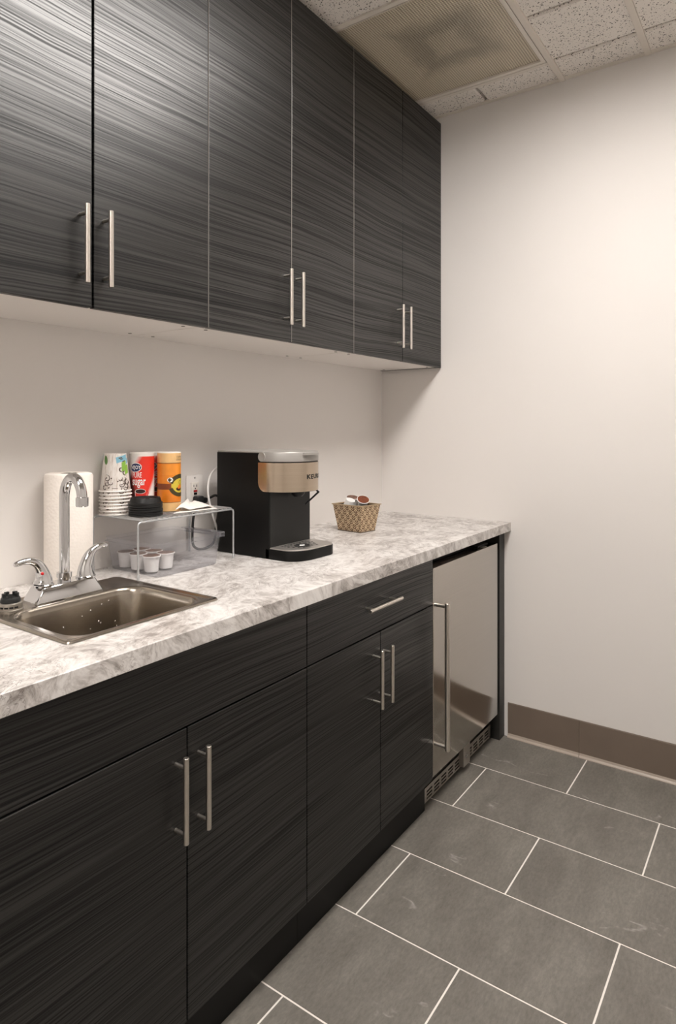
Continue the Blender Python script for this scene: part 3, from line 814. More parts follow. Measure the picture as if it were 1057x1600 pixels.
# ------------------------------------------------------------------ SINK
def sink():
    t = thing('sink', ((SX0 + SX1) / 2, (SY0 + SY1) / 2, H), 'small square stainless steel drop-in sink in the marbled counter', 'sink')
    ox0, ox1, oy0, oy1, r = -1.972, -1.640, -.512, -.246, .055
    def o_(i, z, rr=None): return rrect(ox0 + i, ox1 - i, oy0 + i, oy1 - i, max(.01, (r if rr is None else rr)), z)
    def s_(i, z, rr): return rrect(SX0 + i, SX1 - i, SY0 + i, SY1 - i, rr, z)
    bm = bmesh.new()
    rings = [s_(.003, H + .0002, .012), s_(0, H + .0010, .014), s_(.002, H + .0042, .013), s_(.006, H + .0052, .012), s_(.011, H + .0048, .012), s_(.016, H + .0026, .012),
             o_(-.012, H + .0024, .064), o_(-.004, H + .0028, .058), o_(.000, H + .0012), o_(.004, H - .004, .052), o_(.007, H - .014, .05), o_(.012, H - .10, .05), o_(.016, H - .125, .05), o_(.026, H - .138, .048), o_(.045, H - .143, .04),
             o_(.085, H - .146, .03)]
    loops(bm, rings, True, False, True)
    obj('basin', bm, 'sink', t, True)
    bm = bmesh.new(); cx, cy = (ox0 + ox1) / 2, (oy0 + oy1) / 2
    lathe(bm, cx, cy, [(.043, H - .1458), (.042, H - .1425), (.034, H - .1420), (.030, H - .1455)], 28); obj('drain', bm, 'chrome', t, True)
    # drops of water left on the far wall and the floor of the bowl
    bm = bmesh.new(); rnd = random.Random(3)
    for k in range(20):
        z = H - .02 - rnd.random() * .095; x = ox0 + .045 + rnd.random() * .25
        b2 = bmesh.new(); bmesh.ops.create_uvsphere(b2, u_segments=8, v_segments=6, radius=.0014 + rnd.random() * .0012)
        yw = oy1 - .007 - .005 * (H - .014 - z) / .086
        bmesh.ops.scale(b2, vec=(1, .5, 1.3), verts=b2.verts); bmesh.ops.translate(b2, vec=(x, yw - .0003, z), verts=b2.verts); merge(bm, b2, 0)
    dr = obj('water_drops', bm, 'chrome', t, True); dr['kind'] = 'stuff'
sink()

def faucet():
    FX, FY, DZ = -1.807, -.2065, H + .0024
    t = thing('faucet', (FX, FY, DZ), 'chrome two-handle gooseneck faucet on the sink ledge', 'faucet')
    bm = bmesh.new(); top = DZ + .037
    rings = [rrect(FX - .0855, FX + .0855, FY - .033, FY + .033, .006, DZ, 3), rrect(FX - .0855, FX + .0855, FY - .033, FY + .033, .006, DZ + .005, 3), rrect(FX - .069, FX + .069, FY - .027, FY + .027, .006, top - .003, 3), rrect(FX - .066, FX + .066, FY - .024, FY + .024, .005, top, 3)]
    loops(bm, rings); obj('base_plate', bm, 'chrome', t, True)
    # spout
    bm = bmesh.new(); r = .0118
    pts = [(FX, FY, top - .002), (FX, FY, top + .1)]
    zc, a, bz = 1.163, .033, .047
    for k in range(0, 25):
        an = PI - k / 24 * (PI * 1.0)
        pts.append((FX + (.004 * (k / 24)), FY - a - a * math.cos(an), zc + bz * math.sin(an)))
    tube(bm, pts, r, 20)
    sp = obj('spout', bm, 'chrome', t, True)
    bm = bmesh.new(); ex, ey = pts[-1][0], pts[-1][1]
    lathe(bm, ex, ey, [(.0115, 1.166), (.0142, 1.165), (.0142, 1.145), (.0128, 1.1435), (.0095, 1.1435), (.0095, 1.148)], 24); obj('aerator', bm, 'chrome', sp, True)
    bm = bmesh.new(); lathe(bm, FX, FY, [(.0150, top - .001), (.0150, top + .009), (.0172, top + .0095), (.0172, top + .021), (.0125, top + .022)], 24); obj('collar', bm, 'chrome', sp, True)
    # lever handles
    L = [(0, 0, .0215), (.001, .010, .0190), (-.001, .022, .0160), (-.006, .036, .0135), (-.016, .050, .0108), (-.030, .0575, .0085), (-.046, .0590, .0070), (-.060, .0570, .0065), (-.068, .0545, .005)]
    Rr = [(0, 0, .0215), (-.001, .010, .0190), (.001, .024, .0160), (.006, .040, .0135), (.014, .053, .0108), (.025, .0620, .0085), (.039, .0665, .0070), (.052, .0665, .0065), (.059, .0655, .005)]
    for prof, hx in ((L, FX - .0555), (Rr, FX + .0545)):
        bm = bmesh.new()
        p = spline([(hx + o, FY - .004, top + .004 + z) for o, z, _ in prof], 5); rr = lerp_list([q[2] for q in prof], 5)
        lathe(bm, hx, FY - .004, [(.0235, top - .001), (.0235, top + .003), (.0222, top + .0045)], 24)
        tube(bm, [tuple(q) for q in p], rr, 20)
        h = obj('lever_handle', bm, 'chrome', t, True)
        if hx < FX:
            bm = bmesh.new(); b2 = bmesh.new(); bmesh.ops.create_uvsphere(b2, u_segments=14, v_segments=10, radius=.0036)
            bmesh.ops.translate(b2, vec=(hx - .010, FY - .004 - .0135, top + .031), verts=b2.verts); merge(bm, b2, 0)
            q = obj('hot_marker', bm, 'redacc', h, True); q['label'] = 'small red dot'
faucet()

def strainer():
    cx, cy, z = -1.940, -.212, H + .0026
    t = thing('sink_strainer', (cx, cy, z), 'steel sink strainer plug with black rubber prongs, lying on the sink corner', 'sink strainer')
    bm = bmesh.new(); lathe(bm, cx, cy, [(.0262, z), (.0262, z + .002), (.0245, z + .003), (.0242, z + .015), (.0225, z + .0165), (.019, z + .017)], 32); obj('steel_cup', bm, 'grille', t, True)
    bm = bmesh.new()
    for k in range(4):
        a = -2.2 + (k - 1.5) * .42
        b2 = bmesh.new(); w2 = .17
        rings = [[(cx + (.0246 + d) * math.cos(a + s * w2), cy + (.0246 + d) * math.sin(a + s * w2), z + h) for s, h in ((-1, .006), (1, .006), (1, .010), (-1, .010))] for d in (-.001, .0003)]
        loops(b2, rings); merge(bm, b2, 0)
    obj('slots', bm, 'slot', t)
    bm = bmesh.new(); lathe(bm, cx, cy, [(.0205, z + .0165), (.0212, z + .020), (.0195, z + .026), (.016, z + .0285), (.008, z + .0285)], 32)
    for k in range(5):
        a = .4 + k * 2 * PI / 5
        q = [(cx + rr * math.cos(a + s), cy + rr * math.sin(a + s)) for rr, s in ((.011, -.36), (.0175, -.26), (.0175, .26), (.011, .36))]
        loops(bm, [[(p[0], p[1], z + .026) for p in q], [(p[0], p[1], z + .0365) for p in q]])
    obj('rubber_stopper', bm, 'rubber', t, True)
strainer()

# ------------------------------------------------------------------ PAPER TOWEL
def towel():
    cx, cy, r, h = -1.7060, -.0645, .0605, .2865
    t = thing('paper_towel_roll', (cx, cy, H), 'tall white paper towel roll standing behind the faucet', 'paper towel')
    bm = bmesh.new()
    lathe(bm, cx, cy, [(.020, H + .0005), (r - .003, H + .0005), (r, H + .003), (r, H + h - .009), (r - .0028, H + h - .0028), (r - .009, H + h), (.0215, H + h - .001), (.0205, H + h - .006), (.0205, H + .004), (.020, H + .0005)], 56, False, False)
    obj('paper', bm, 'towel', t, True)
    bm = bmesh.new(); lathe(bm, cx, cy, [(.0203, H + .001), (.0203, H + h - .0015), (.0188, H + h - .0015), (.0188, H + .001), (.0203, H + .001)], 32, False, False)
    lathe(bm, cx, cy, [(.0188, H + .002), (.0188, H + .003)], 32)
    obj('core', bm, 'core', t, True)
towel()

# ------------------------------------------------------------------ WIRE SHELF
RX0, RX1, RY0, RY1, RZ = -1.598, -1.2405, -.2115, -.0125, 1.0755
def rack():
    t = thing('wire_shelf', ((RX0 + RX1) / 2, (RY0 + RY1) / 2, H), 'silver wire shelf rack standing on the counter over the clear bin', 'wire shelf')
    for y in (RY0, RY1):
        bm = bmesh.new()
        tube(bm, [tuple(p) for p in fillet_path([(RX0, y, H + .006), (RX0, y, RZ), (RX1, y, RZ), (RX1, y, H + .006)], .011)], .0029, 12)
        obj('leg_frame', bm, 'wire', t, True)
    for x in (RX0, RX1):
        for y in (RY0, RY1):
            bm = bmesh.new(); lathe(bm, x, y, [(.0036, H), (.0040, H + .001), (.0038, H + .012), (.003, H + .0135)], 14); obj('foot', bm, 'wire', t, True)
    n = 20
    for k in range(n):
        x = RX0 + .012 + (RX1 - RX0 - .024) * k / (n - 1)
        bm = bmesh.new(); rr = .0026 if k in (0, n - 1) else .00165
        tube(bm, [(x, RY0 - .002, RZ + .0035), (x, RY0 + .004, RZ + .0041), (x, RY1 - .004, RZ + .0041), (x, RY1 + .002, RZ + .0035)], rr, 8)
        obj('wire', bm, 'wire', t, True)
rack()
ST = RZ + .0041 + .0018      # top of the wires

# ------------------------------------------------------------------ CUPS
def swirl(bm, x, y, r, a0, turns, wd, flip=1, mi=1):
    pts = []; n = 22
    for i in range(n + 1):
        f = i / n; a = a0 + flip * f * turns * 2 * PI; rr = r * (.25 + .75 * f)
        pts.append((x + rr * math.cos(a), y + rr * math.sin(a)))
    strip2(bm, pts, [wd * (.5 + math.sin(PI * i / n)) for i in range(n + 1)], mi)

CUPX, CUPY, CH = -1.5500, -.0480, .1075
CA = math.atan2(-1.58, -1.14)
ORD = ['topmost', 'second from top', 'third from top', 'fourth from top', 'fifth from top', 'sixth from top', 'second from bottom', 'bottommost']
def cup_meshes():
    R = lambda z: .0425 - (.0425 - .0305) * z / CH
    body = bmesh.new()
    lathe(body, 0, 0, [(.0425 - .0009, .002), (R(.004), .004), (R(CH - .002), CH - .001), (R(CH) - .0012, CH), (R(CH) - .003, CH - .0005), (R(CH) - .0035, CH - .006), (0.002, CH - .006)], 48, False, True)
    rim = bmesh.new()
    ring = []
    for i in range(10):
        a = 2 * PI * i / 10; ring.append((.0436 + .0019 * math.cos(a), .0021 + .0021 * math.sin(a)))
    lathe(rim, 0, 0, ring + [ring[0]], 48, False, False)
    pr = bmesh.new()
    random.seed(11)
    for s0 in (0, .105):        # front and back repeats
        def S(x, y, r, a0, tn, wd=.0014, fl=1): swirl(pr, x + s0, y, r * 1.22, a0, tn, wd * 1.1, fl, 0)
        S(-.0215, .037, .0085, 2.6, .85); S(-.010, .026, .0075, .4, .7, .0013, -1); S(-.0215, .0235, .0055, 1, .8); S(-.026, .0115, .0058, .5, .85, .0013, -1)
        S(.011, .035, .006, 3.2, .6); S(.0235, .036, .0075, 1.2, .7, .0013, -1); S(.015, .0205, .0082, 2.4, .75); S(.0285, .015, .006, 2.8, .8, .0013); S(.030, .031, .0065, .3, .7, .0012)
        for x, y in ((-.0225, .0385), (-.0095, .0375), (-.018, .0265), (-.016, .0125), (.006, .029), (.0155, .009), (.0255, .021), (-.031, .017), (.034, .009)):
            poly2(pr, ell(x + s0, y, .0024, .0015, 10, .8), 0)
        poly2(pr, [(.003 + s0, .077), (.031 + s0, .087), (.031 + s0, .101), (.001 + s0, .093)][::1], 1)      # blue tag
        for yy in (.0885, .0845):
            pass
        strip2(pr, [(.008 + s0, .0905), (.017 + s0, .0925)], .0030, 0); strip2(pr, [(.012 + s0, .0875), (.020 + s0, .0895)], .0022, 0)
        poly2(pr, [(.016 + s0, .055), (.029 + s0, .060), (.029 + s0, .084), (.016 + s0, .079)], 2)        # green mug
        swirl(pr, .0155 + s0, .062, .0085, 1.3, .62, .0022, 1, 0)
        poly2(pr, ell(-.025 + s0, .086, .0055, .0125, 16, .1), 3)
    for f in pr.faces: pass
    strip2(pr, [(-.008, .0105), (.006, .0105)], .0014, 0)
    lay = {0: .0003, 1: .0001, 2: .0002, 3: .0001}
    for f in pr.faces:
        for v in f.verts: v.co.z = lay[f.material_index]
    for v in pr.verts: v.co.x *= 1.12; v.co.y = .0075 + (v.co.y - .0075) * 1.05
    slice_x(pr)
    wrap(pr, 0, 0, 0, CA, R, .0003)
    out = []
    for nm, b, ms in (('cup_body', body, ['paper']), ('rim', rim, ['rim']), ('print', pr, ['ink', 'blue', 'green', 'green2'])):
        bmesh.ops.recalc_face_normals(b, faces=b.faces) if nm != 'print' else None
        me = bpy.data.meshes.new(nm); b.to_mesh(me); b.free()
        for m in ms: me.materials.append(M_[m])
        if nm != 'print': shade(me)
        out.append((nm, me))
    return out
CM = cup_meshes()
for k in range(8):
    z = ST + (7 - k) * .00935
    t = thing('paper_cup', (CUPX + (.0006 * math.sin(k * 2.1)), CUPY + .0005 * math.cos(k * 1.7), z), 'white swirl-patterned paper cup, %s of the upside-down stack' % ORD[k], 'cup', 'upside-down stack of paper cups')
    rot = 0 if k == 0 else .5 * math.sin(k * 3.3) + (0.35 if k % 2 else -.2)
    for nm, me in CM:
        o = bpy.data.objects.new(nm, me); COL.objects.link(o); o.parent = t
        if nm == 'print': o.rotation_euler = (0, 0, rot)

# ------------------------------------------------------------------ CUP LIDS
LIDX, LIDY = -1.5180, -.1415
def lid_mesh():
    bm = bmesh.new(); R = .0470
    prof = [(R - .0022, 0), (R, .0008), (R, .0052), (R - .0012, .0062), (R - .0030, .0066), (R - .0040, .0085), (R - .0062, .0175), (R - .0075, .0195), (R - .0095, .0198), (R - .0115, .0185), (R - .0125, .0150), (.010, .0142), (.002, .0142)]
    lathe(bm, 0, 0, prof, 56, False, True)
    a = CA + .1
    q = [((R - .0105) * math.cos(a + s) + d * math.cos(a), (R - .0105) * math.sin(a + s) + d * math.sin(a)) for s, d in ((-.12, -.0015), (.12, -.0015), (.12, .0025), (-.12, .0025))]
    return bm, a
bm, a = lid_mesh()
bmesh.ops.recalc_face_normals(bm, faces=bm.faces)
LM = bpy.data.meshes.new('cup_lid'); bm.to_mesh(LM); bm.free(); LM.materials.append(M_['lid']); shade(LM, 25)
NL = 6
LORD = ['topmost', 'second from top', 'third from top', 'fourth from top', 'second from bottom', 'bottommost']
for k in range(NL):
    z = ST + (NL - 1 - k) * .0063
    t = thing('cup_lid', (LIDX + .0006 * math.sin(k * 5), LIDY + .0006 * math.cos(k * 3), z), 'black plastic coffee cup lid, %s of the lid stack on the wire shelf' % LORD[k], 'cup lid', 'stack of black cup lids')
    o = bpy.data.objects.new('lid_shell', LM); COL.objects.link(o); o.parent = t
    if k == 0:
        bm = bmesh.new(); c = origin(t); a = CA + .1; rr = .0372
        loops(bm, [[(c.x + (rr + d * .004) * math.cos(a + s * .13), c.y + (rr + d * .004) * math.sin(a + s * .13), c.z + zz) for s, d in ((-1, -1), (1, -1), (1, 1), (-1, 1))] for zz in (.017, .0203)])
        obj('sip_hole', bm, 'slot', t)

# ------------------------------------------------------------------ CANISTERS
def canister_body(cx, cy, z0, r, h, a0, n=64):
    bm = bmesh.new(); uv = bm.loops.layers.uv.new('UVMap')
    prof = [(r - .0015, 0), (r, .001), (r, h - .001), (r - .001, h)]
    rings = []
    for rr, z in prof: rings.append([(cx + rr * math.cos(a0 + PI + 2 * PI * i / n), cy + rr * math.sin(a0 + PI + 2 * PI * i / n), z0 + z) for i in range(n + 1)])
    vs = [[bm.verts.new(p) for p in rg] for rg in rings]
    for j in range(len(vs) - 1):
        for i in range(n):
            f = bm.faces.new((vs[j][i], vs[j][i + 1], vs[j + 1][i + 1], vs[j + 1][i]))
            for l, (ii, jj) in zip(f.loops, ((i, j), (i + 1, j), (i + 1, j + 1), (i, j + 1))):
                l[uv].uv = (-PI + 2 * PI * ii / n, prof[jj][1] / h)
    f = bm.faces.new([bm.verts.new(p) for p in rings[0][:-1]][::-1])
    return bm

def sugar_can(cx, cy, a_front, label):
    r, h = .0350, .1725
    t = thing('sugar_canister', (cx, cy, ST), label, 'sugar canister', 'sugar canisters on the wire shelf')
    obj('wrap', canister_body(cx, cy, ST, r, h, a_front), 'sugar', t, True)
    bm = bmesh.new(); lathe(bm, cx, cy, [(r - .002, ST + h - .004), (r + .0004, ST + h - .003), (r + .0006, ST + h), (r - .002, ST + h + .0012), (r - .003, ST + h - .001), (.003, ST + h - .0015)], 48); obj('lid', bm, 'rim', t, True)
    pr = bmesh.new()
    def put(fn, layer):
        b = bmesh.new(); fn(b)
        for v in b.verts: v.co.z = layer
        merge(pr, b)
    def word(s, size, x, y, mi, sc=(1, 1), layer=.0004, bold=.0002):
        b = text_mesh(s, size, sc, bold)
        for v in b.verts: v.co = Vector((v.co.x + x, v.co.y + y, layer))
        merge(pr, b, mi)
    put(lambda b: poly2(b, ell(-.0195, .131, .0190, .0135, 28, .12), 0), .0001)
    put(lambda b: poly2(b, ell(-.0195, .131, .0172, .0118, 28, .12), 1), .0002)
    word("N'JOY", .0118, -.0190, .131, 0, (.98, 1.2))
    word('PURE', .0200, -.0150, .1085, 0, (.62, 1.08)); word('sugar', .0310, -.0100, .0905, 0, (.60, 1.1), bold=.0005)
    # red mug of coffee
    put(lambda b: poly2(b, [(-.020, .062), (.010, .062), (.007, .020), (-.017, .020)], 2), .0001)
    put(lambda b: poly2(b, ell(-.005, .062, .0155, .0072, 24), 0), .0002)
    put(lambda b: poly2(b, ell(-.005, .062, .0143, .0062, 24), 3), .0003)
    put(lambda b: strip2(b, [(.009, .060), (.016, .063), (.018, .056), (.014, .047), (.0085, .042)], .0028, 2), .00015)
    put(lambda b: strip2(b, [(-.0205, .062), (-.0173, .020)], .0012, 0), .00025)
    slice_x(pr)
    wrap(pr, cx, cy, ST, a_front, lambda z: r, .0002)
    obj('print', pr, ['whitep', 'navy', 'redp', 'darkp'], t)
S1, S2, CR = (-1.467, -.0605), (-1.398, -.0375), (-1.4060, -.1080)
fa = lambda p: math.atan2(CAM[1] - p[1], CAM[0] - p[0])
sugar_can(*S1, fa(S1), 'red and white sugar canister behind the black lid stack')
sugar_can(*S2, fa(S2) + .15, 'sugar canister wedged behind the orange canister, mostly hidden')

def creamer():
    cx, cy = CR; r, h = .0345, .1735
    t = thing('creamer_canister', (cx, cy, ST), 'orange creamer canister with brown band on the wire shelf', 'canister')
    a = fa(CR)
    obj('wrap', canister_body(cx, cy, ST, r, h, a), 'creamer', t, True)
    bm = bmesh.new(); lathe(bm, cx, cy, [(r - .002, ST + h - .003), (r + .0002, ST + h - .002), (r, ST + h + .0005), (r - .002, ST + h + .001), (.003, ST + h)], 48); obj('lid', bm, 'rim', t, True)
    pr = bmesh.new(); x0 = .037
    poly2(pr, ell(x0, .0755, .031, .024, 40), 0)                      # gold oval
    for v in pr.verts: v.co.z = .0001
    def arc(y0, rx, ry, a1, a2, wd, mi):
        pts = [(x0 + rx * math.cos(t_), y0 + ry * math.sin(t_)) for t_ in [a1 + (a2 - a1) * i / 24 for i in range(25)]]
        n0 = len(pr.verts); strip2(pr, pts, wd, mi); pr.verts.ensure_lookup_table()
        for v in pr.verts[n0:]: v.co.z = .0002
    arc(.077, .033, .026, .35 * PI, .93 * PI, .0125, 1)
    arc(.0745, .033, .0265, 1.08 * PI, 1.65 * PI, .0115, 1)
    def disc(x, y, rx, ry, mi, layer, rot=0):
        n0 = len(pr.verts); poly2(pr, ell(x, y, rx, ry, 20, rot), mi); pr.verts.ensure_lookup_table()
        for v in pr.verts[n0:]: v.co.z = layer
    disc(.0030, .0930, .0085, .0068, 2, .00025); disc(.0012, .0930, .0040, .0056, 1, .0003)
    disc(.0330, .0655, .0120, .0060, 3, .00025); disc(.0360, .0720, .0070, .0062, 4, .0003); disc(.0310, .0690, .0042, .0036, 4, .0003); disc(.0375, .0845, .0055, .0065, 1, .00025); disc(.0375, .0845, .0043, .0052, 0, .0003)
    def word(s, size, x, y, mi, sc=(1, 1)):
        b = text_mesh(s, size, sc)
        for v in b.verts: v.co = Vector((v.co.x + x, v.co.y + y, .00035))
        merge(pr, b, mi)
    word('A', .009, .0068, .0930, 1)
    word('COFFEE', .0078, .0345, .1600, 5, (.9, 1)); word('CREAMER', .0078, .0362, .1520, 5, (.9, 1))
    bmesh.ops.triangulate(pr, faces=pr.faces)
    slice_x(pr)
    wrap(pr, cx, cy, ST, a, lambda z: r, .0002)
    obj('print', pr, ['gold', 'olive', 'whitep', 'darkp', 'orange', 'ink'], t)
creamer()

# ------------------------------------------------------------------ NAPKINS
def napkin(quad, z0, th, lift, label, seed):
    A, B, C, D = [Vector((p[0], p[1], 0)) for p in quad]
    cx, cy = sum(p[0] for p in quad) / 4, sum(p[1] for p in quad) / 4
    bm = bmesh.new(); n, mth = 22, 16
    def pt(u, v):
        p = A * (1 - u) * (1 - v) + B * u * (1 - v) + C * u * v + D * (1 - u) * v
        return p, lift(u, v)
    top = [[None] * (mth + 1) for _ in range(n + 1)]; bot = [[None] * (mth + 1) for _ in range(n + 1)]
    for i in range(n + 1):
        for j in range(mth + 1):
            p, l = pt(i / n, j / mth)
            e = min(i, n - i, j, mth - j); rr = th * (.55 if e == 0 else .9 if e == 1 else 1)
            top[i][j] = bm.verts.new((p.x, p.y, z0 + l + rr)); bot[i][j] = bm.verts.new((p.x, p.y, z0 + l + (th * .2 if e == 0 else 0)))
    for i in range(n):
        for j in range(mth):
            bm.faces.new((top[i][j], top[i + 1][j], top[i + 1][j + 1], top[i][j + 1]))
            bm.faces.new((bot[i][j], bot[i][j + 1], bot[i + 1][j + 1], bot[i + 1][j]))
    for i in range(n):
        for j in (0, mth): bm.faces.new((top[i][j], top[i + 1][j], bot[i + 1][j], bot[i][j]))
    for j in range(mth):
        for i in (0, n): bm.faces.new((top[i][j], top[i][j + 1], bot[i][j + 1], bot[i][j]))
    o = obj('napkin', bm, 'napkin', None, True, loc=(cx, cy, z0))
    return tag(o, label, 'napkin', 'folded napkins on the wire shelf')
NQ = [(-1.456, -.186), (-1.300, -.202), (-1.245, -.045), (-1.316, -.090)]
napkin(NQ, ST, .0035, lambda u, v: 0, 'folded white napkin lying flat on the wires, under the rumpled one', 1)
napkin([(-1.446, -.183), (-1.308, -.196), (-1.251, -.048), (-1.318, -.088)], ST + .0036, .006,
       lambda u, v: .013 * math.exp(-((u - .12) / .20) ** 2) * (.35 + .65 * v) + .004 * math.sin(u * 5 + 1) ** 2 * (1 - .5 * v) + .0025 * math.sin(u * 9 + v * 4) ** 2, 'rumpled folded white napkin on top, beside the orange canister', 2)

# ------------------------------------------------------------------ CLEAR BIN + PODS
BX0, BX1, BY0, BY1 = -1.553, -1.332, -.236, -.030
BH = .094
def bin_():
    t = thing('plastic_bin', ((BX0 + BX1) / 2, (BY0 + BY1) / 2, H), 'clear plastic storage bin of coffee pods under the wire shelf', 'bin')
    bm = bmesh.new(); w_ = .0022
    def rg(i, z, r=.012): return rrect(BX0 + i, BX1 - i, BY0 + i, BY1 - i, max(.003, r), H + z, 4)
    def rt(i, z): return rrect(BX0 - .014 + i, BX1 + .014 + i * -1, BY0 - .010 + i, BY1 + .010 - i, .014, H + z, 4)
    rings = [rg(.004, 0), rg(0, .004), rt(.003, BH - .012), rt(-.003, BH - .012), rt(-.003, BH - .0105), rt(.001, BH - .0105), rt(-.0005, BH), rt(w_, BH)]
    loops(bm, rings, True, True, False)
    obj('tub', bm, 'plastic', t, True)
    bm = bmesh.new(); box(bm, BX1 + .014, BX1 + .030, BY0 + .0, BY1 - .03, H + BH - .004, H + BH, .001); box(bm, BX1 + .028, BX1 + .0305, BY0 + .0, BY1 - .03, H + BH - .016, H + BH, .001)
    obj('grip_lip', bm, 'plastic', t)
bin_()

def pod_meshes():
    body = bmesh.new()
    lathe(body, 0, 0, [(.0165, 0), (.0180, .0008), (.0185, .004), (.0222, .040), (.0225, .0412), (.0255, .0416), (.0256, .0430), (.0248, .0438), (.004, .0438)], 36)
    lid = bmesh.new(); lathe(lid, 0, 0, [(.0232, .0437), (.0232, .0442), (.004, .0443)], 36, False)
    out = []
    for nm, b, ms in (('pod_cup', body, ['pod']), ('foil_lid', lid, ['foil'])):
        bmesh.ops.recalc_face_normals(b, faces=b.faces)
        me = bpy.data.meshes.new(nm); b.to_mesh(me); b.free()
        for m in ms: me.materials.append(M_[m])
        shade(me); out.append((nm, me))
    return out
PM = pod_meshes()
def pod(loc, rot, label, group):
    t = thing('coffee_pod', loc, label, 'coffee pod', group); t.rotation_euler = rot
    for nm, me in PM:
        o = bpy.data.objects.new(nm, me); COL.objects.link(o); o.parent = t
    return t
pz = H + .0055
for (x, y), lb in (((-1.5225, -.060), 'white coffee pod in the clear bin, second back along the left side'),
                   ((-1.5225, -.114), 'white coffee pod in the clear bin, third back along the left side'),
                   ((-1.5205, -.170), 'white coffee pod in the clear bin nearest the front wire leg'),
                   ((-1.467, -.166), 'white coffee pod in the clear bin, rightmost of the front pair'),
                   ((-1.469, -.062), 'coffee pod behind the others in the clear bin, toward the wall'),
                   ((-1.468, -.114), 'coffee pod in the middle of the right row in the clear bin')):
    pod((x, y, pz), (0, 0, 0), lb, 'coffee pods in the clear bin')

# ------------------------------------------------------------------ OUTLET
def outlet():
    cx, cz = -1.2115, 1.1135
    t = thing('wall_outlet', (cx, 0, cz), 'white wall outlet with red and black test buttons behind the napkins', 'outlet')
    bm = bmesh.new(); box(bm, cx - .0355, cx + .0355, -.006, -.0003, cz - .0575, cz + .0575, .0025); obj('plate', bm, 'plate', t, True)
    bm = bmesh.new(); box(bm, cx - .0168, cx + .0168, -.0085, -.005, cz - .0335, cz + .0335, .001); f = obj('receptacle', bm, 'face', t)
    bm = bmesh.new()
    for s in (-.0065, .0065): box(bm, cx + s - .0011, cx + s + .0011, -.0088, -.008, cz + .0175, cz + .0255)
    loops(bm, [circ((cx, -.0088, cz + .0125), .0022, 12, 'y'), circ((cx, -.008, cz + .0125), .0022, 12, 'y')])
    for s in (-.0065, .0065): box(bm, cx + s - .0011, cx + s + .0011, -.0088, -.008, cz - .0225, cz - .0145)
    obj('slots', bm, 'slot', f)
    bm = bmesh.new(); box(bm, cx - .0075, cx + .0075, -.0105, -.0082, cz + .001, cz + .0075, .0006); q = obj('reset_button', bm, 'redb', f); q['label'] = 'red button'
    bm = bmesh.new(); box(bm, cx - .0065, cx + .0065, -.0105, -.0082, cz - .0078, cz - .0015, .0006); q = obj('test_button', bm, 'black', f); q['label'] = 'black button'
    for s in (1, -1):
        bm = bmesh.new(); loops(bm, [circ((cx, -.0058, cz + s * .048), .003, 12, 'y'), circ((cx, -.0072, cz + s * .048), .0025, 12, 'y')]); obj('screw', bm, 'tray', t)
outlet()

# cords
bm = bmesh.new()
px_, pz_ = -1.211, 1.0895
b2 = bmesh.new(); box(b2, px_ - .014, px_ + .016, -.036, -.0092, pz_ - .014, pz_ + .013, .006); merge(bm, b2, 0)
b2 = bmesh.new(); box(b2, px_ + .010, px_ + .034, -.034, -.015, pz_ - .013, pz_ + .006, .006); merge(bm, b2, 0)
t = thing('power_cord', (px_, -.02, pz_), 'black power plug and cord in the lower socket of the wall outlet', 'power cord')
obj('plug', bm, 'rubber', t, True)
bm = bmesh.new()
tube(bm, [tuple(p) for p in spline([(px_ + .030, -.025, pz_ - .004), (px_ + .048, -.030, pz_ + .004), (-1.150, -.042, 1.100), (-1.132, -.045, 1.085), (-1.140, -.045, 1.045), (-1.152, -.045, .995), (-1.160, -.042, .945), (-1.185, -.036, .928), (-1.215, -.028, .9275), (-1.236, -.025, .945), (-1.238, -.024, .985), (-1.232, -.022, 1.03), (-1.218, -.020, 1.070)], 8)], .0042, 10)
obj('cord', bm, 'cordb', t, True)
bm = bmesh.new()
tube(bm, [tuple(p) for p in spline([(-1.128, -.072, 1.204), (-1.152, -.062, 1.197), (-1.180, -.055, 1.180), (-1.196, -.054, 1.145), (-1.198, -.056, 1.105), (-1.188, -.058, 1.060), (-1.172, -.060, 1.015), (-1.158, -.062, .975), (-1.140, -.062, .940), (-1.11, -.062, .9265), (-1.07, -.06, .9265)], 8)], .0037, 10)
tag(obj('white_cord', bm, 'cordw', None, True, loc=(-1.19, -.055, H)), 'white cord looping down the wall behind the coffee maker', 'power cord')

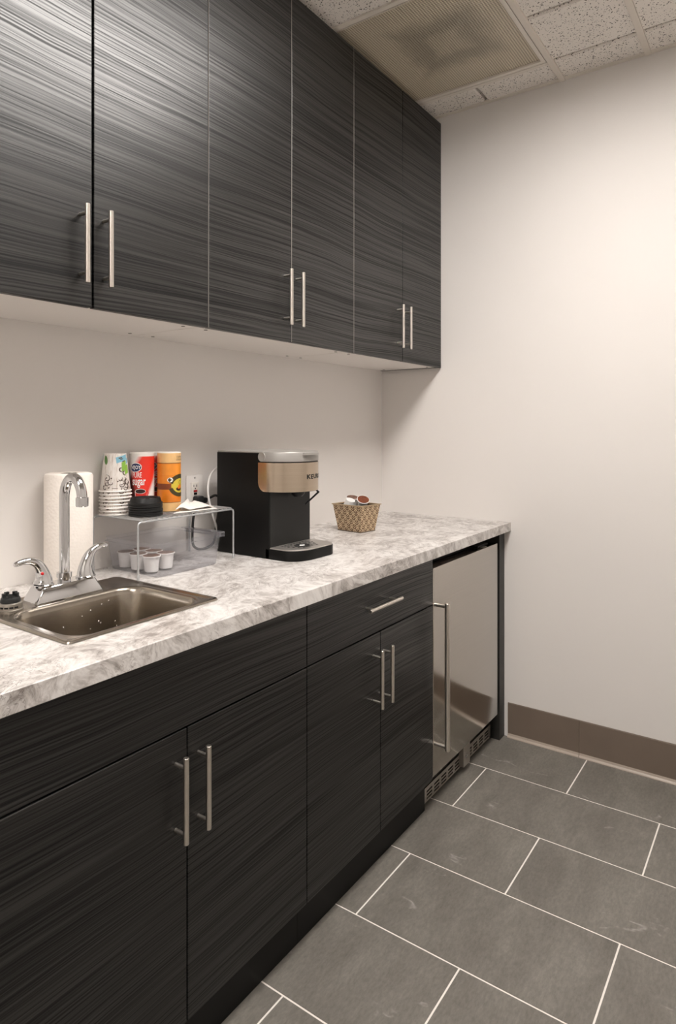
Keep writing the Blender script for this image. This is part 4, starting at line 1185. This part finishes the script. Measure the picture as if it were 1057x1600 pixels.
# ------------------------------------------------------------------ COFFEE MAKER
def coffee_maker():
    x0, x1 = -1.190, -.984; xc = (x0 + x1) / 2
    t = thing('coffee_maker', (xc, -.26, H), 'black single-cup coffee maker with brushed metal band and silver lid', 'coffee maker')
    # housing and column (one black shell)
    bm = bmesh.new()
    loops(bm, [rrect(x0, x1, -.315, -.088, .002, z, 3) for z in (H + .002, 1.2485)] ); 
    hs = obj('housing', bm, 'black', t, True)
    bm = bmesh.new(); box(bm, x0 + .004, x1 - .004, -.3158, -.310, H + .03, 1.135, .0008); obj('front_panel', bm, 'charcoal', hs)
    # base
    def plan(z, i=0.0, yb=-.300):
        P = []; yf = -.4295
        P.append((x1 - i, yb, z))
        P.append((x0 + i, yb, z))
        for cxx, cyy, a, rx, ry in ((x0 + .085, yf + .062, PI, .085, .062), (x1 - .042, yf + .045, 1.5 * PI, .042, .045)):
            for k in range(13):
                a_ = a + PI / 2 * k / 12
                P.append((cxx + (rx - i) * math.cos(a_), cyy + (ry - i) * math.sin(a_), z))
        return P
    bm = bmesh.new(); loops(bm, [plan(H, .003), plan(H + .002), plan(H + .030), plan(H + .0315, .001)]); obj('base', bm, 'black', t, True)
    zt = H + .0315
    bm = bmesh.new(); loops(bm, [plan(zt - .001, .002, -.3165), plan(zt + .0032, .002, -.3165), plan(zt + .004, .003, -.3165)]); tr = obj('drip_tray', bm, 'tray', t, True)
    bm = bmesh.new()
    for j in range(6):
        y = -.333 - j * .0132
        half = .066 if j < 3 else .066 - (j - 2) * .009
        for k in range(9):
            xx = xc + .0 - half + (2 * half) * (k + .5) / 9 - .004
            box(bm, xx - half / 9 * .72, xx + half / 9 * .72, y - .0024, y + .0024, zt + .0035, zt + .0043)
    obj('grate_slots', bm, 'slot', tr)
    bm = bmesh.new(); b2 = bmesh.new()
    loops(b2, [[(p[0], -.372 + (p[1] + .372) * .8, p[2]) for p in circ((xc - .012, -.372, zz), .0285, 24)] for zz in (zt + .0036, zt + .0048)]); merge(bm, b2, 0)
    loops(bm, [[(xc - .012 + d[0] * s, -.372 + d[1] * s, zt + zz) for d in ((-.013, 0), (0, -.010), (.013, 0), (0, .010))] for s, zz in ((1, .0047), (.9, .0056))], mi=1)
    obj('splash_disc', bm, ['slot', 'whitep'], tr)
    # brew head: black core, metal band, silver lid
    D, yc, hw = .100, -.300, .1045
    def path(off=0.0, back=-.270, n=48):
        P = [(x0 - .0015 - off, back), (x0 - .0015 - off, -.285)]
        for k in range(n + 1):
            a = PI + PI * k / n
            P.append((xc + (hw + off) * math.cos(a), yc + (D + off) * math.sin(a)))
        P += [(x1 + .0015 + off, -.285), (x1 + .0015 + off, back)]
        return P
    bm = bmesh.new(); p = path(-.0022)
    loops(bm, [[(q[0], q[1], z) for q in p] for z in (1.1285, 1.2215)]); obj('brew_head', bm, 'black', t, True)
    # band with rounded lower back corners
    bm = bmesh.new(); z1 = 1.2195; zb = 1.1295; r = .028
    pp = path(0, -.270, 64)
    # resample more finely at both ends
    def dens(P):
        out = [P[0]]
        for a, b in zip(P, P[1:]):
            L = math.dist(a, b); k = max(1, int(L / .003))
            for i in range(1, k + 1): out.append((a[0] + (b[0] - a[0]) * i / k, a[1] + (b[1] - a[1]) * i / k))
        return out
    pp = dens(pp); s = [0]
    for a, b in zip(pp, pp[1:]): s.append(s[-1] + math.dist(a, b))
    tot = s[-1]
    def zlow(x):
        x = min(x, tot - x)
        return zb if x >= r else zb + r - math.sqrt(max(0, r * r - (r - x) ** 2))
    inner = dens(path(-.0022, -.270, 64))
    cen = lambda q, d: (q[0] + (xc - q[0]) * d, q[1] + (yc - q[1]) * d)
    out_t, out_b = [(q[0], q[1], z1) for q in pp], [(q[0], q[1], zlow(x)) for q, x in zip(pp, s)]
    in_t, in_b = [(*cen(q, .024), z1) for q in pp], [(*cen(q, .024), zlow(x)) for q, x in zip(pp, s)]
    loops(bm, [out_b, out_t, in_t, in_b, out_b], False, False, False)
    bd = obj('metal_band', bm, 'copper', t, True)
    # brand lettering wrapped on the band
    b = text_mesh('KEURIG', .0195, (1.32, 1.0), .0005, 1.12); bmesh.ops.subdivide_edges(b, edges=[e for e in b.edges if e.calc_length() > .004], cuts=1); bmesh.ops.triangulate(b, faces=b.faces)
    fx = [x for x in range(400)]
    samp = []
    for k in range(401):
        a = PI + PI * k / 400; samp.append((xc + (hw + .0004) * math.cos(a), yc + (D + .0004) * math.sin(a)))
    acc = [0]
    for a, c in zip(samp, samp[1:]): acc.append(acc[-1] + math.dist(a, c))
    mid = acc[200]
    for v in b.verts:
        target = mid + v.co.x + .0265
        i = min(range(401), key=lambda k: abs(acc[k] - target)); i = max(0, min(399, i if acc[i] <= target else i - 1))
        f = (target - acc[i]) / (acc[i + 1] - acc[i]); q = (samp[i][0] + (samp[i + 1][0] - samp[i][0]) * f, samp[i][1] + (samp[i + 1][1] - samp[i][1]) * f)
        v.co = Vector((q[0], q[1], 1.1745 + v.co.y))
    obj('lettering', b, 'blackm', bd)
    # lid
    bm = bmesh.new(); lp = lambda off, z: [(q[0], q[1], z) for q in path(off, -.283)]
    loops(bm, [lp(-.001, 1.2225), lp(.0005, 1.2240), lp(.0005, 1.2490), lp(-.002, 1.2530), lp(-.008, 1.2545)])
    ld = obj('lid', bm, 'silver', t, True)
    for xs, d in ((x0 - .002, -1), (x1 + .002, 1)):
        bm = bmesh.new()
        loops(bm, [circ((xs - d * .004, -.286, 1.2375), .0150, 28, 'x'), circ((xs + d * .0006, -.286, 1.2375), .0150, 28, 'x'), circ((xs + d * .0016, -.286, 1.2375), .0142, 28, 'x'), circ((xs + d * .0008, -.286, 1.2375), .0118, 28, 'x')])
        obj('hinge_disc', bm, 'silver', ld, True)
    bm = bmesh.new()
    tp = [(xc + (hw * k) * .36, yc - D * math.sqrt(1 - (k * .36) ** 2)) for k in [i / 8 - 1 for i in range(17)]]
    f_ = [(p_[0], p_[1] - .0185 * math.sqrt(max(0, 1 - (abs(p_[0] - xc) / (hw * .365)) ** 2))) for p_ in tp]
    pl = tp + f_[::-1]
    loops(bm, [[(q[0], q[1], z) for q in pl] for z in (1.2435, 1.2495)]); obj('lift_tab', bm, 'silver', ld, True)
    bm = bmesh.new(); box(bm, x0 + .0005, x1 - .0005, -.284, -.090, 1.2485, 1.2545, .002); obj('top_plate', bm, 'silver', t, True)
    # pod needle spout and the black lever of the hot-water tap on the right side
    bm = bmesh.new(); lathe(bm, xc, -.345, [(.024, 1.131), (.022, 1.118), (.014, 1.110)], 24); obj('spout', bm, 'black', t, True)
    bm = bmesh.new(); b2 = bmesh.new()
    tube(bm, [(xc + .045, -.372, 1.138), (xc + .051, -.389, 1.122), (xc + .030, -.352, 1.082)], [.004, .0045, .003], 10)
    obj('lever', bm, 'black', t, True)
coffee_maker()

# ------------------------------------------------------------------ BASKET
def basket():
    Nn = Vector((-.613, -.275)); e1 = Vector((.014, .115)); e2 = Vector((.084, -.012)); h = .104; fl = .015
    u1, u2 = e1.normalized(), e2.normalized()
    c0 = Nn + (e1 + e2) / 2
    t = thing('basket', (c0.x, c0.y, H), 'small tapered brown and gold patterned basket holding coffee pods', 'basket')
    def corners(k, inset=0, z=0):
        f = fl * k - inset
        P = [Nn - u1 * f - u2 * f, Nn + e2 - u1 * f + u2 * f, Nn + e1 + e2 + u1 * f + u2 * f, Nn + e1 + u1 * f - u2 * f]
        return [(p.x, p.y, H + z) for p in P]
    bm = bmesh.new(); uv = bm.loops.layers.uv.new('UVMap')
    lo, hi = corners(0, 0, .0015), corners(1, 0, h)
    for i in range(4):
        j = (i + 1) % 4; L = math.dist(lo[i], lo[j]); L2 = math.dist(hi[i], hi[j])
        f = bm.faces.new([bm.verts.new(p) for p in (lo[i], lo[j], hi[j], hi[i])])
        for l, q in zip(f.loops, ((-L / 2, 0), (L / 2, 0), (L2 / 2, h), (-L2 / 2, h))): l[uv].uv = q
    bm.faces.new([bm.verts.new(p) for p in lo][::-1])
    ro, ri = corners(1, 0, h), corners(1, .003, h); bi = corners(0, .003, .004)
    vi = [bm.verts.new(p) for p in ri]; vb = [bm.verts.new(p) for p in bi]; vo = [bm.verts.new(p) for p in ro]
    for i in range(4):
        j = (i + 1) % 4
        bm.faces.new((vi[i], vi[j], vb[j], vb[i])).material_index = 1
        bm.faces.new((vo[i], vo[j], vi[j], vi[i])).material_index = 1
    bm.faces.new(vb).material_index = 1
    obj('wall', bm, ['basket', 'basketin'], t)
    bm = bmesh.new()
    a, b = corners(1, -.0035, h - .001), corners(1, -.0035, h + .002)
    c, d = corners(1, .0035, h + .002), corners(1, .0035, h - .001)
    loops(bm, [a, b, c, d, a], True, False, False); obj('rim', bm, 'basketrim', t)
    bm = bmesh.new(); a, b, c, d = corners(0, -.0012, 0), corners(0, -.0022, .003), corners(0, .001, .003), corners(0, .001, 0)
    loops(bm, [a, b, c, d, a], True, False, False); obj('foot_edge', bm, 'basketin', t)
    R = math.radians
    mid = (c0.x, c0.y)
    return mid
mid = basket()
PODB = 'coffee pods in the basket'
def aim(direction):
    return Vector(direction).normalized().to_track_quat('Z', 'Y').to_euler()
def pod_dir(foot, d, label, lab=None):
    t = pod(foot, aim(d), label, PODB)
    if lab:
        for ch in t.children:
            if ch.name.startswith('foil_lid'):
                ch.data = ch.data.copy(); ch.data.materials[0] = M_[lab]
    return t
pod_dir((mid[0] + .026, mid[1] - .008, H + .086), (-.36, -.40, .84), 'tilted coffee pod in the basket with its reddish brown lid facing out', 'podlabel')
pod_dir((mid[0] - .020, mid[1] + .014, H + .122), (.10, .42, -.90), 'white coffee pod lying bottom-up in the basket, left of the brown-lidded one')
pod_dir((mid[0] + .034, mid[1] + .046, H + .084), (-.15, -.2, .95), 'coffee pod at the back of the basket, behind the tilted one')
